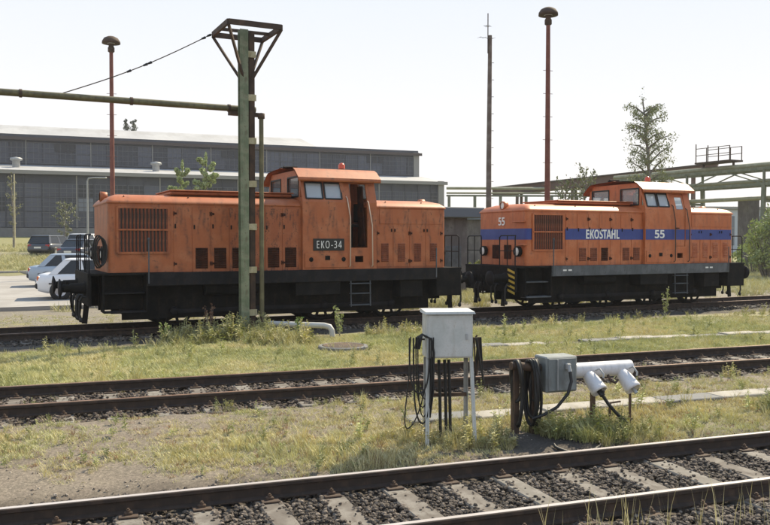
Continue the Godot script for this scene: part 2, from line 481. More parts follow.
func steps(lo: float, hi: float, f0: float, f1: float, fine: float) -> PackedFloat32Array:
	var out := PackedFloat32Array()
	var x := f0
	while x < f1:
		out.append(x)
		x += fine
	var st := fine
	var up := PackedFloat32Array()
	while x < hi:
		up.append(x)
		st *= 1.16
		x += st
	up.append(hi)
	var dn := []
	st = fine
	x = f0 - fine
	while x > lo:
		dn.append(x)
		st *= 1.16
		x -= st
	dn.append(lo)
	dn.reverse()
	var r := PackedFloat32Array(dn)
	r.append_array(out)
	r.append_array(up)
	return r

func make_ground():
	var xs := steps(-900.0, 900.0, -16.0, 20.0, 0.2)
	var ds := steps(-60.0, 1500.0, 4.0, 28.0, 0.16)
	# finer again across the far kerb line is not needed: the kerb is its own object
	var nx := xs.size()
	var nd := ds.size()
	var vs := PackedVector3Array(); var cs := PackedColorArray(); var ns := PackedVector3Array()
	vs.resize(nx * nd); cs.resize(nx * nd); ns.resize(nx * nd)
	for j in nd:
		for i in nx:
			var x := xs[i]; var z := -ds[j]
			var k := j * nx + i
			vs[k] = Vector3(x, ground_h(x, z), z)
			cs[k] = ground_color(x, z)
	for j in nd:
		for i in nx:
			var a := vs[j * nx + mini(i + 1, nx - 1)] - vs[j * nx + maxi(i - 1, 0)]
			var b := vs[mini(j + 1, nd - 1) * nx + i] - vs[maxi(j - 1, 0) * nx + i]
			ns[j * nx + i] = a.cross(b).normalized()
	var idx := PackedInt32Array()
	idx.resize((nx - 1) * (nd - 1) * 6)
	var q := 0
	for j in nd - 1:
		for i in nx - 1:
			var k := j * nx + i
			idx[q] = k; idx[q + 1] = k + nx; idx[q + 2] = k + nx + 1
			idx[q + 3] = k; idx[q + 4] = k + nx + 1; idx[q + 5] = k + 1
			q += 6
	var arr := []
	arr.resize(Mesh.ARRAY_MAX)
	arr[Mesh.ARRAY_VERTEX] = vs; arr[Mesh.ARRAY_NORMAL] = ns; arr[Mesh.ARRAY_COLOR] = cs; arr[Mesh.ARRAY_INDEX] = idx
	var mesh := ArrayMesh.new()
	mesh.add_surface_from_arrays(Mesh.PRIMITIVE_TRIANGLES, arr)
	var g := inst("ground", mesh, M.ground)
	setting(g, "dry earth and cinder ground of the works yard", "ground")
	# concrete road on the far side with an open edge
	var st := mb()
	var top := []
	for k in 9:
		var u := -60.0 + k * 9.0
		top.append(u)
	for k in 8:
		for j in 5:
			var v0 := 28.6 + j * 4.33; var v1 := v0 + 4.33
			var p := []
			for yy in [-0.25, 0.13]:
				for q2 in [[top[k], v0], [top[k + 1] - 0.02, v0], [top[k + 1] - 0.02, v1 - 0.02], [top[k], v1 - 0.02]]:
					var w := LP(q2[0], q2[1])
					p.append(Vector3(w.x, ramp(q2[1], [[23.5, 0.0], [50.3, 0.2]]) + yy, w.z))
			hexa(st, p)
	setting(obj("road", st, M.road), "pale concrete service road behind the locomotives", "road")
	# low retaining kerb in front of the grass bank
	var kb := thing("retaining_kerb", "low concrete kerb holding the grass bank behind the parked cars", "kerb", LP(-62, 50.4, 0.2), ANG_L)
	st = mb()
	bbox(st, Vector3.ZERO, Vector3(1.96, 0.5, 0.22), 0.02)
	var km := mesh_of(st)
	for k in 38: inst("kerb_stone", km, M.concrete if k % 3 else M.hall_base, kb, Vector3(1.0 + k * 2.0, 0.12, 0))

# ---------------------------------------------------------------- railway tracks
func rail_poly() -> PackedVector2Array:
	return PackedVector2Array([Vector2(-0.0625, -0.149), Vector2(0.0625, -0.149), Vector2(0.0625, -0.137), Vector2(0.012, -0.122), Vector2(0.009, -0.048), Vector2(0.034, -0.036), Vector2(0.035, -0.006), Vector2(0.028, 0.0), Vector2(-0.028, 0.0), Vector2(-0.035, -0.006), Vector2(-0.034, -0.036), Vector2(-0.009, -0.048), Vector2(-0.012, -0.122), Vector2(-0.0625, -0.137)])

func stone_meshes() -> Array:
	var out := []
	for k in 5:
		var st := mb()
		var ring := []
		var n := 6
		for j in 3:
			var r := []
			for i in n:
				var a := TAU * (i + rng.randf_range(-0.25, 0.25)) / n
				var rr: float = [0.75, 1.0, 0.6][j] * rng.randf_range(0.72, 1.1)
				r.append(Vector3(cos(a) * rr, [-0.55, 0.05, 0.6][j] * rng.randf_range(0.75, 1.15), sin(a) * rr * 0.8))
			ring.append(r)
		loft(st, ring)
		out.append(mesh_of(st))
	return out

func track(called_label: String, at: Vector3, turn: float, u0: float, u1: float, top_y: float, head: Material, spacing: float, s_vis0: float, s_vis1: float) -> Node3D:
	var t := thing("railway_track", called_label, "track", Vector3(at.x, top_y, at.z), turn)
	t.set_meta("kind", "structure")
	for s in [-1.0, 1.0]:
		var st := mb()
		prism(st, rail_poly(), u0, u1, Transform3D(Basis(Vector3(0, 0, -1), Vector3.UP, Vector3(1, 0, 0)), Vector3(0, 0, s * 0.7525)))
		var r := obj("rail", st, M.rail, t)
		st = mb()
		box(st, Vector3((u0 + u1) / 2, 0.001, s * 0.7525), Vector3(u1 - u0, 0.004, 0.054))
		obj("running_surface", st, head, r)
	var sm_ := []
	for k in 3:
		var st := mb()
		bbox(st, Vector3.ZERO, Vector3(0.25 - 0.01 * k, 0.14, 2.5 + 0.04 * k), 0.012)
		sm_.append(mesh_of(st))
	var fst := mb()
	bbox(fst, Vector3(0, 0.006, 0), Vector3(0.17, 0.016, 0.34), 0.004)
	for s in [-1.0, 1.0]:
		bbox(fst, Vector3(0, 0.025, s * 0.093), Vector3(0.075, 0.03, 0.05), 0.007)
		tube(fst, [Vector3(0, 0.02, s * 0.098), Vector3(0, 0.07, s * 0.098)], 0.012, 6)
		tube(fst, [Vector3(0, 0.04, s * 0.098), Vector3(0, 0.058, s * 0.098)], 0.02, 6)
	var fm := mesh_of(fst)
	var x := s_vis0
	while x < s_vis1:
		var s := inst("sleeper", sm_[rng.randi() % 3], M.sleeper[rng.randi() % 3], t, Vector3(x + rng.randf_range(-0.03, 0.03), -0.232 + rng.randf_range(-0.006, 0.006), rng.randf_range(-0.04, 0.04)), rng.randf_range(-0.02, 0.02))
		for z in [-0.7525, 0.7525]:
			inst("rail_fastening", fm, M.rust_steel, s, Vector3(0, 0.075, z - s.position.z))
		x += spacing
	return t

func ballast(label: String, frame: int, u0: float, u1: float, vc: float, half: float, top_y: float, per_m2: float, meshes: Array, dark: Color, light: Color, rad: float, spacing: float, s0: float):
	var lists := [[], [], [], [], []]
	var cols := [[], [], [], [], []]
	var count := int((u1 - u0) * half * 2.0 * per_m2)
	for i in count:
		var u := rng.randf_range(u0, u1)
		var w := rng.randf_range(-half, half)
		var edge := absf(w) / half
		if edge > 0.8 and rng.randf() < (edge - 0.8) * 3.5: continue
		var p: Vector3 = FP(u, vc + w) if frame == 0 else LP(u, vc + w)
		var r := rad * rng.randf_range(0.6, 1.25)
		# sleepers stay mostly bare
		var ph := fposmod(u - s0 + spacing / 2, spacing) - spacing / 2
		var y := top_y - 0.195 + rng.randf_range(-0.025, 0.03)
		if absf(ph) < 0.13 and absf(w) < 1.3:
			if absf(w) > 0.82:
				y = top_y - 0.165 + rng.randf_range(-0.01, 0.02)
			elif absf(ph) > 0.085:
				y = top_y - 0.175 + rng.randf_range(-0.01, 0.02)
				if rng.randf() < 0.25: continue
			else:
				if rng.randf() < 0.955: continue
				r *= rng.randf_range(0.4, 0.8)
				y = top_y - 0.158 + r * 0.35
		elif absf(absf(w) - 0.7525) < 0.09:
			continue
		elif edge > 0.75: y = minf(y, lerpf(y, ground_h(p.x, p.z) + r * 0.3, (edge - 0.75) * 4.0))
		var b := Basis.from_euler(Vector3(rng.randf_range(-0.6, 0.6), rng.randf() * TAU, rng.randf_range(-0.6, 0.6))).scaled(Vector3(r, r * rng.randf_range(0.6, 0.95), r))
		var k := rng.randi() % 5
		lists[k].append(Transform3D(b, Vector3(p.x, y, p.z)))
		var c := dark.lerp(light, pow(rng.randf(), 2.0))
		cols[k].append(c * rng.randf_range(0.8, 1.15))
	# all stones in one stuff object: five meshes, one holder each
	var o := Node3D.new()
	o.name = numbered("ballast")
	add_child(o)
	tag(o, label, "ballast", "", "stuff")
	for k in 5: multi("stones", meshes[k], M.stone, lists[k], cols[k], o)

func make_tracks():
	var stones := stone_meshes()
	var front := FP(0, 6.93)
	track("nearest railway track with bright worn rail tops and grey sleepers", front, ANG_F, -14.0, 30.0, FRONT_TOP, M.rail_top, 0.62, -4.0, 16.0)
	ballast("dark coarse stones between the rails of the nearest track", 0, -4.5, 15.0, 6.93, 1.45, FRONT_TOP, 1000.0, stones, Color(0.045, 0.036, 0.03), Color(0.2, 0.165, 0.135), 0.028, 0.62, -4.0)
	var mid := FP(0, 12.35)
	track("middle railway track with rusty rails crossing behind the white cabinet", mid, ANG_F, -22.0, 45.0, RAIL_TOP, M.rail_top_rust, 0.64, -8.0, 24.0)
	ballast("brown stones of the middle track", 0, -8.0, 22.0, 12.35, 1.2, RAIL_TOP, 520.0, stones, Color(0.06, 0.046, 0.037), Color(0.2, 0.16, 0.13), 0.032, 0.64, -8.0)
	var lo := LP(0, VC)
	track("oily railway track under the two orange locomotives", lo, ANG_L, -25.0, 60.0, RAIL_TOP, M.rail_top_rust, 0.64, -8.0, 32.0)
	ballast("blackened stones under the locomotives", 1, -8.0, 28.0, VC, 1.9, RAIL_TOP, 110.0, stones, Color(0.05, 0.042, 0.035), Color(0.16, 0.13, 0.105), 0.045, 0.64, -8.0)
	var fr := LP(0, 38.2)
	track("rusty siding in the grass beyond the right hand locomotive", fr, ANG_L, 24.0, 90.0, 0.22, M.rail_top_rust, 0.7, 30.0, 60.0)

# ---------------------------------------------------------------- locomotive
func pane(parent: Node, a: Vector3, b: Vector3, c: Vector3, d: Vector3, frame_m: Material, fw := 0.035, off := 0.008, glass: Material = M.glass):
	# window: rubber frame of four bars round a sheet of glass; a..d in turn
	var st := mb()
	var n := (b - a).cross(d - a).normalized()
	for e in [[a, b], [b, c], [c, d], [d, a]]:
		bar(st, e[0] + n * off, e[1] + n * off, fw, 0.03, n)
	var w := obj("window", st, frame_m, parent)
	st = mb()
	slab(st, a - n * 0.01, b - n * 0.01, c - n * 0.01, d - n * 0.01, 0.006)
	obj("pane", st, glass, w)

func lettering(parent: Node, called: String, words: String, size: float, at: Vector3, m: Material, rot := 0.0, squeeze := 1.0, spread := 0.0):
	var f := SystemFont.new()
	f.font_names = PackedStringArray(["Droid Sans"])
	f.font_weight = 400 if called == "plate_lettering" else 700
	var t := TextMesh.new()
	t.text = words
	var fv := FontVariation.new()
	fv.base_font = f
	fv.spacing_glyph = int(spread)
	t.font = fv
	t.font_size = 48
	t.pixel_size = size / 34.0
	t.depth = 0.006
	t.curve_step = 2.0
	var o := inst(called, t, m, parent, at)
	o.rotation.y = rot
	o.scale = Vector3(squeeze, 1, 1)

func locomotive(label: String, u0: float, k: float, two: bool):
	var t := thing("shunting_locomotive", label, "locomotive", LP(u0, VC, RAIL_TOP), ANG_L, "orange shunting locomotives")
	var paint: Material = M.orange_b if two else M.orange_a
	var frame_m: Material = M.frame_b if two else M.frame_a
	var L := 8.72 * k
	var c0 := 4.58 * k
	var c1 := 6.6 * k
	var hw := 1.3
	var cw := 1.41
	var st: SurfaceTool
	# --- hoods
	for h in [[0.0, c0, true], [c1, L, false]]:
		var x0: float = h[0]; var x1: float = h[1]; var long_: bool = h[2]
		var ra := 0.14
		var bx0 := x0 if long_ else x0 - 0.2
		var bx1 := x1 + 0.2 if long_ else x1
		st = mb()
		loft(st, [rrect(bx0, bx1, -hw, hw, ra, 1.36), rrect(bx0, bx1, -hw, hw, ra, 2.98)])
		var hood := obj("long_hood" if long_ else "short_hood", st, paint, t)
		st = mb()
		st.set_smooth_group(1)
		loft(st, [rrect(bx0 - 0.03, bx1 + 0.03, -hw - 0.035, hw + 0.035, ra, 2.975), rrect(bx0 - 0.03, bx1 + 0.03, -hw - 0.035, hw + 0.035, ra, 3.0), rrect(bx0 + 0.0, bx1, -hw + 0.02, hw - 0.02, ra, 3.05), rrect(bx0 + 0.08, bx1 - 0.08, -hw + 0.14, hw - 0.14, ra, 3.13), rrect(bx0 + 0.25, bx1 - 0.25, -hw + 0.5, hw - 0.5, ra, 3.2), rrect(bx0 + 0.4, bx1 - 0.4, -0.2, 0.2, 0.1, 3.22)])
		var roof := obj("hood_roof", st, paint, t)
		for q in 3 if long_ else 2:
			st = mb()
			tube(st, [Vector3(x0 + 0.35 + q * (1.5 if long_ else 1.1), 3.08, 1.12), Vector3(x0 + 0.38 + q * (1.5 if long_ else 1.1), 3.15, 1.15), Vector3(x0 + 0.42 + q * (1.5 if long_ else 1.1), 3.09, 1.13)], 0.018, 6)
			obj("lifting_eye", st, M.black, roof)
		if long_:
			st = mb()
			bbox(st, Vector3(1.45 * k + (c0 - 1.5 * k) / 2, 3.27, 0), Vector3(c0 - 1.55 * k, 0.1, 1.7), 0.03)
			bbox(st, Vector3(1.45 * k + (c0 - 1.5 * k) / 2, 3.325, 0), Vector3(c0 - 1.5 * k, 0.03, 1.85), 0.012)
			obj("roof_hatch", st, paint, t)
		# side doors with louvres
		for s in [-1.0, 1.0]:
			if long_:
				var dw := 0.44 * k
				for i in 7:
					var dx := 1.44 * k + i * dw
					st = mb()
					bbox(st, Vector3(dx + dw / 2, 2.13, s * (hw + 0.004)), Vector3(dw - 0.022, 1.56, 0.018), 0.005)
					var d := obj("engine_door", st, M.orange_sooty if not two and i > 2 else paint, t)
					st = mb()
					box(st, Vector3(dx + 0.05, 2.45 - (i % 2) * 0.02, s * (hw + 0.022)), Vector3(0.03, 0.1, 0.02))
					obj("door_handle", st, M.black, d)
					hinges(d, dx + (dw - 0.02 if i % 2 else 0.02), 1.55, 2.75, s * (hw + 0.018))
					if i != 0 and i != 4:
						louvre(d, Vector3(dx + dw / 2, 1.68, s * (hw + 0.014)), 0.26 if two else 0.3, 0.4 if two else 0.5, s, M.slat if two and i != 3 else M.louvre)
				# radiator grille
				var g := Node3D.new(); g.name = "radiator_grille"; t.add_child(g, true)
				var gx0 := 0.2 * k; var gx1 := 1.34 * k
				st = mb()
				box(st, Vector3((gx0 + gx1) / 2, 2.35, s * (hw + 0.002)), Vector3(gx1 - gx0, 1.05, 0.008))
				obj("radiator_core", st, M.radiator_core, g)
				st = mb()
				for e in [[Vector3(gx0, 1.82, 0), Vector3(gx1, 1.82, 0)], [Vector3(gx0, 2.88, 0), Vector3(gx1, 2.88, 0)], [Vector3(gx0, 1.82, 0), Vector3(gx0, 2.88, 0)], [Vector3(gx1, 1.82, 0), Vector3(gx1, 2.88, 0)]]:
					bar(st, e[0] + Vector3(0, 0, s * (hw + 0.02)), e[1] + Vector3(0, 0, s * (hw + 0.02)), 0.05 if e[0].y == e[1].y else 0.045, 0.05)
				obj("grille_frame", st, paint, g)
				st = mb()
				bar(st, Vector3(gx0, 2.36, s * (hw + 0.06)), Vector3(gx1, 2.36, s * (hw + 0.06)), 0.012, 0.04)
				obj("grille_bar", st, paint, g)
				st = mb()
				box(st, Vector3.ZERO, Vector3(0.042, 1.03, 0.03), Basis(Vector3.UP, 0.45))
				var slm := mesh_of(st)
				for i in 14:
					inst("slat", slm, M.slat, g, Vector3(gx0 + (i + 0.55) * (gx1 - gx0) / 14.1, 2.35, s * (hw + 0.028)))
			else:
				st = mb()
				bbox(st, Vector3((x0 + L) / 2 + 0.0, 2.75, s * (hw + 0.004)), Vector3(L - x0 - 0.26, 0.4, 0.016), 0.005)
				obj("upper_panel", st, paint, t)
				var dw := (L - x0 - 0.2) / 4.0
				for i in 4:
					var dx := x0 + 0.04 + i * dw
					st = mb()
					bbox(st, Vector3(dx + dw / 2, 1.95, s * (hw + 0.004)), Vector3(dw - 0.02, 1.1, 0.018), 0.005)
					var d := obj("engine_door", st, paint, t)
					st = mb()
					box(st, Vector3(dx + (0.05 if i % 2 else dw - 0.05), 2.38, s * (hw + 0.022)), Vector3(0.03, 0.08, 0.02))
					obj("door_handle", st, M.black, d)
					hinges(d, dx + (dw - 0.02 if i % 2 else 0.02), 1.55, 2.3, s * (hw + 0.018))
					louvre(d, Vector3(dx + dw / 2, 1.78, s * (hw + 0.014)), 0.22, 0.5, s, M.vent_pale if two else M.slat)
		# nose fittings
		var fx := x0 if long_ else x1
		var fs := -1.0 if long_ else 1.0
		for z in [-0.92, 0.92]:
			st = mb()
			var T := Transform3D(Basis(Vector3(0, 0, 1), fs * -PI / 2), Vector3(fx, 1.78, z))
			lathe(st, [Vector2(0.15, 0.0), Vector2(0.16, 0.1), Vector2(0.14, 0.13), Vector2(0.12, 0.11)], 16, T)
			var hl := obj("headlight", st, M.black, t)
			st = mb()
			lathe(st, [Vector2(0.0, 0.125), Vector2(0.08, 0.12), Vector2(0.125, 0.1)], 16, T)
			obj("lens", st, M.lens, hl)
		st = mb()
		var Tt := Transform3D(Basis(Vector3(0, 0, 1), fs * -PI / 2), Vector3(fx + (0.16 if long_ else -0.16), 3.17, 0.0))
		lathe(st, [Vector2(0.0, -0.02), Vector2(0.12, 0.0), Vector2(0.135, 0.16), Vector2(0.11, 0.17)], 16, Tt)
		box(st, Vector3(fx - fs * 0.16, 3.1, 0), Vector3(0.12, 0.12, 0.1))
		var th := obj("top_headlight", st, paint, t)
		st = mb()
		lathe(st, [Vector2(0.0, 0.15), Vector2(0.12, 0.14)], 16, Tt)
		obj("lens", st, M.lens, th)
		for z in [-0.32, 0.32]:
			st = mb()
			bbox(st, Vector3(fx + fs * 0.012, 1.76, z), Vector3(0.02, 0.42, 0.36), 0.005)
			for q in 6: box(st, Vector3(fx + fs * 0.026, 1.6 + q * 0.064, z), Vector3(0.012, 0.02, 0.32))
			obj("nose_vent", st, M.louvre, t)
		if long_ and two:
			st = mb()
			bbox(st, Vector3(fx - 0.05, 1.98, 1.07), Vector3(0.16, 0.04, 0.4), 0.01)
			bbox(st, Vector3(fx - 0.05, 2.66, 0.95), Vector3(0.1, 0.03, 0.55), 0.008)
			obj("nose_step", st, paint, t)
	# --- cab: hollow, with a floor, leaning upper sides and real openings
	var SILL := 3.1
	var TOPY := 3.7
	var TZ := 1.22
	var d0 := 5.88 * k; var d1 := 6.34 * k
	var w := [[4.68 * k, 5.13 * k], [5.19 * k, 5.64 * k]]
	st = mb()
	var lean := func(x: float, y: float, s: float) -> Vector3: return Vector3(x, y, s * lerpf(cw, TZ, (y - SILL) / (TOPY - SILL)))
	for s in [1.0, -1.0]:
		var th: float = 0.04
		var S := func(xa: float, xb: float, ya: float, yb: float, leaning: bool):
			if xb - xa < 0.005: return
			var a := Vector3(xa, ya, s * cw); var b := Vector3(xb, ya, s * cw); var c := Vector3(xb, yb, s * cw); var d := Vector3(xa, yb, s * cw)
			if leaning:
				a = lean.call(xa, ya, s); b = lean.call(xb, ya, s); c = lean.call(xb, yb, s); d = lean.call(xa, yb, s)
			if s > 0: slab(st, a, b, c, d, th)
			else: slab(st, b, a, d, c, th)
		S.call(c0, d0, 1.36, SILL, false)
		S.call(d1, c1, 1.36, SILL, false)
		var tx0 := (d0 + d1) / 2 - 0.12; var tx1 := tx0 + 0.24      # toe hole under the door
		S.call(d0, d1, 1.36, 1.54, false)
		S.call(d0, d1, 1.7, 1.92, false)
		S.call(d0, tx0, 1.54, 1.7, false)
		S.call(tx1, d1, 1.54, 1.7, false)
		var wy0 := SILL + 0.06; var wy1 := TOPY - 0.09
		S.call(c0, d0, SILL, wy0, true)
		S.call(c0, d0, wy1, TOPY, true)
		S.call(c0, w[0][0], wy0, wy1, true)
		S.call(w[0][1], w[1][0], wy0, wy1, true)
		S.call(w[1][1], d0, wy0, wy1, true)
		S.call(d1, c1, SILL, TOPY, true)
		S.call(d0, d1, TOPY - 0.1, TOPY, true)
	# end walls
	for e in [[c0, 1.0], [c1, -1.0]]:
		var x: float = e[0]
		var P := func(ya: float, yb: float, za: float, zb: float):
			box(st, Vector3(x + e[1] * 0.022, (ya + yb) / 2, (za + zb) / 2), Vector3(0.04, yb - ya, zb - za))
		P.call(1.36, 3.22, -cw + 0.042, cw - 0.042)
		P.call(3.22, 3.78, -0.26, 0.26)
		for s in [-1.0, 1.0]:
			var za: float = minf(s * 1.12, s * 1.22); var zb: float = maxf(s * 1.12, s * 1.22)
			P.call(3.22, 3.78, za, zb)
		P.call(3.78, 3.93, -1.12, 1.12)
	var cab := obj("cab", st, paint, t)
	for e in [[c0, -1.0], [c1, 1.0]]:
		for s in [-1.0, 1.0]:
			var za: float = minf(s * 0.28, s * 1.11); var zb: float = maxf(s * 0.28, s * 1.11)
			var x: float = e[0] - e[1] * 0.02
			if e[1] < 0: pane(t, Vector3(x, 3.24, za), Vector3(x, 3.24, zb), Vector3(x, 3.76, zb), Vector3(x, 3.76, za), M.rubber, 0.04, 0.02, M.clear_glass)
			else: pane(t, Vector3(x, 3.24, zb), Vector3(x, 3.24, za), Vector3(x, 3.76, za), Vector3(x, 3.76, zb), M.rubber, 0.04, 0.02, M.clear_glass)
	for s in [1.0, -1.0]:
		for q in w:
			var a: Vector3 = lean.call(q[0], SILL + 0.08, s); var b: Vector3 = lean.call(q[1], SILL + 0.08, s)
			var c: Vector3 = lean.call(q[1], TOPY - 0.11, s); var d: Vector3 = lean.call(q[0], TOPY - 0.11, s)
			if s > 0: pane(t, a, b, c, d, M.rubber)
			else: pane(t, b, a, d, c, M.rubber)
		# fixed fin beside the second window
		st = mb()
		slab(st, lean.call(5.66 * k, SILL, s) , lean.call(5.76 * k, SILL, s) , lean.call(5.70 * k, TOPY - 0.06, s) + Vector3(0, 0, s * 0.05), lean.call(5.6 * k, TOPY - 0.06, s) + Vector3(0, 0, s * 0.05), 0.02)
		obj("wind_deflector", st, paint, t)
		# door: open doorway with the leaf swung in on the first engine's near side
		st = mb()
		var is_open: bool = (not two) and s > 0
		if is_open:
			slab(st, Vector3(d1 - 0.02, 1.95, s * (cw - 0.06)), Vector3(d1 - 0.02, 1.95, s * (cw - 0.5)), Vector3(d1 - 0.02, 3.55, s * (cw - 0.5) - 0.05), Vector3(d1 - 0.02, 3.55, s * (cw - 0.26)), 0.03)
			var dr := obj("cab_door", st, M.louvre, t)
		else:
			var q := func(xa: float, xb: float, ya: float, yb: float):
				var a: Vector3 = lean.call(xa, ya, s) if ya > SILL else Vector3(xa, ya, s * cw)
				var b: Vector3 = lean.call(xb, ya, s) if ya > SILL else Vector3(xb, ya, s * cw)
				var c: Vector3 = lean.call(xb, yb, s) if yb > SILL else Vector3(xb, yb, s * cw)
				var d: Vector3 = lean.call(xa, yb, s) if yb > SILL else Vector3(xa, yb, s * cw)
				var o := Vector3(0, 0, -s * 0.012)
				if s > 0: slab(st, a + o, b + o, c + o, d + o, 0.03)
				else: slab(st, b + o, a + o, d + o, c + o, 0.03)
			q.call(d0 + 0.012, d1 - 0.012, 1.93, SILL)
			q.call(d0 + 0.012, d0 + 0.07, SILL + 0.001, TOPY - 0.11)
			q.call(d1 - 0.07, d1 - 0.012, SILL + 0.001, TOPY - 0.11)
			q.call(d0 + 0.07, d1 - 0.07, TOPY - 0.2, TOPY - 0.11)
			var dr := obj("cab_door", st, paint, t)
			st = mb()
			var a: Vector3 = lean.call(d0 + 0.07, SILL + 0.01, s); var b: Vector3 = lean.call(d1 - 0.07, SILL + 0.01, s)
			var c: Vector3 = lean.call(d1 - 0.07, TOPY - 0.2, s); var d: Vector3 = lean.call(d0 + 0.07, TOPY - 0.2, s)
			var o := Vector3(0, 0, -s * 0.025)
			slab(st, a + o, b + o, c + o, d + o, 0.006)
			obj("door_pane", st, M.glass, dr)
			st = mb()
			box(st, Vector3(d0 + 0.09, 2.5, s * (cw + 0.02)), Vector3(0.12, 0.03, 0.04))
			obj("door_handle", st, M.black, dr)
		# grab rails
		for x in [d0 - 0.045, d1 + 0.1]:
			st = mb()
			if x < d0: tube(st, [Vector3(x, 1.42, s * (cw + 0.01)), Vector3(x, 1.46, s * (cw + 0.07)), Vector3(x, 2.7, s * (cw + 0.07)), Vector3(x - 0.07, 3.2, s * (cw + 0.02)), Vector3(x - 0.08, 3.25, s * (cw - 0.04))], 0.016, 6)
			else: tube(st, [Vector3(x + 0.02, 1.42, s * (cw + 0.01)), Vector3(x + 0.02, 1.46, s * (cw + 0.07)), Vector3(x, 2.5, s * (cw + 0.09)), Vector3(x - 0.1, 3.1, s * (cw + 0.06)), Vector3(x - 0.1, 3.14, s * (cw))], 0.016, 6)
			obj("grab_rail", st, M.rust_steel if two else M.grab, t)
		# locker panel at the foot of the cab side
		st = mb()
		bbox(st, Vector3((c0 + d0) / 2 - 0.02, 1.6, s * (cw + 0.012)), Vector3(d0 - c0 - 0.14, 0.38, 0.024), 0.008)
		var lp := obj("locker_panel", st, paint, t)
		for q in 3:
			st = mb()
			if q == 1: box(st, Vector3((c0 + d0) / 2, 1.66, s * (cw + 0.03)), Vector3(0.13, 0.11, 0.02))
			else: lathe(st, [Vector2(0.0, 0.02), Vector2(0.05, 0.015), Vector2(0.06, 0.0)], 12, Transform3D(Basis(Vector3.RIGHT, s * PI / 2), Vector3((c0 + d0) / 2 + (q - 1) * 0.45, 1.62, s * (cw + 0.026))))
			obj("filler_cap", st, M.black, lp)
	st = mb()
	box(st, Vector3((c0 + c1) / 2, 1.88, 0), Vector3(c1 - c0 - 0.09, 0.06, 2 * cw - 0.1))
	obj("cab_floor", st, M.lino, t)
	st = mb()
	bbox(st, Vector3((c0 + c1) / 2 - 0.2, 2.4, 0.0), Vector3(0.5, 1.0, 1.1), 0.03)
	obj("control_desk", st, M.frame_a, t)
	st = mb()
	for z in [-0.75, 0.75]:
		bbox(st, Vector3(c1 - 0.45, 2.5, z), Vector3(0.4, 0.08, 0.4), 0.02)
		bbox(st, Vector3(c1 - 0.27, 2.85, z), Vector3(0.07, 0.5, 0.38), 0.02)
		tube(st, [Vector3(c1 - 0.45, 1.9, z), Vector3(c1 - 0.45, 2.48, z)], 0.05, 8)
	obj("seat", st, M.frame_a, t)
	# roof
	st = mb()
	var prof := PackedVector2Array()
	var up := [Vector2(1.43, 3.66), Vector2(1.42, 3.72), Vector2(1.16, 3.92), Vector2(1.02, 3.98), Vector2(0.5, 4.02), Vector2(0.0, 4.03)]
	for p in up: prof.append(p)
	for i in range(4, -1, -1): prof.append(Vector2(-up[i].x, up[i].y))
	for i in range(0, 5): prof.append(Vector2(-up[i].x + 0.02, up[i].y - 0.035))
	prof.append(Vector2(0, 4.045))
	for i in range(4, -1, -1): prof.append(Vector2(up[i].x - 0.02, up[i].y - 0.035))
	prism(st, prof, c0 - 0.12, c1 + 0.12, Transform3D(Basis(Vector3(0, 0, -1), Vector3.UP, Vector3(1, 0, 0)), Vector3.ZERO))
	var cr := obj("cab_roof", st, paint, t)
	st = mb()
	lathe(st, [Vector2(0.13, 0.0), Vector2(0.13, 0.05), Vector2(0.1, 0.06)], 12, Transform3D(Basis.IDENTITY, Vector3(c1 - 0.3, 4.05, -0.25)))
	var bc := obj("beacon", st, M.black, t)
	st = mb()
	lathe(st, [Vector2(0.1, 0.05), Vector2(0.095, 0.17), Vector2(0.06, 0.22), Vector2(0.0, 0.235)], 12, Transform3D(Basis.IDENTITY, Vector3(c1 - 0.3, 4.05, -0.25)))
	obj("beacon_glass", st, M.beacon, bc)
	st = mb()
	tube(st, [Vector3(c0 + 0.1, 4.08, -0.35), Vector3(c0 + 0.5, 4.12, -0.35)], 0.05, 8, 0.025)
	tube(st, [Vector3(c0 + 0.05, 4.0, -0.35), Vector3(c0 + 0.05, 4.1, -0.35)], 0.02, 6)
	obj("horn", st, M.black, t)
	# --- frame and running gear
	for s in [-1.0, 1.0]:
		st = mb()
		bbox(st, Vector3((0.83 + 8.36) / 2 * k, 1.2, s * 1.43), Vector3((8.36 - 0.83) * k, 0.31, 0.05), 0.008)
		obj("frame_side", st, frame_m, t)
	st = mb()
	box(st, Vector3(L / 2, 1.33, 0), Vector3(L + 0.9, 0.05, 2.78))
	box(st, Vector3(L / 2, 0.88, 0.66), Vector3(L + 0.3, 0.84, 0.05))
	box(st, Vector3(L / 2, 0.88, -0.66), Vector3(L + 0.3, 0.84, 0.05))
	box(st, Vector3(L / 2, 1.0, 0), Vector3(L - 0.8, 0.4, 1.25))
	for s in [-1.0, 1.0]:
		box(st, Vector3(L / 2, 0.67, s * 0.9), Vector3(L - 0.7, 0.9, 0.04))
	box(st, Vector3(L / 2, 0.42, 0), Vector3(L - 1.0, 0.3, 1.1))
	obj("main_frame", st, M.black, t)
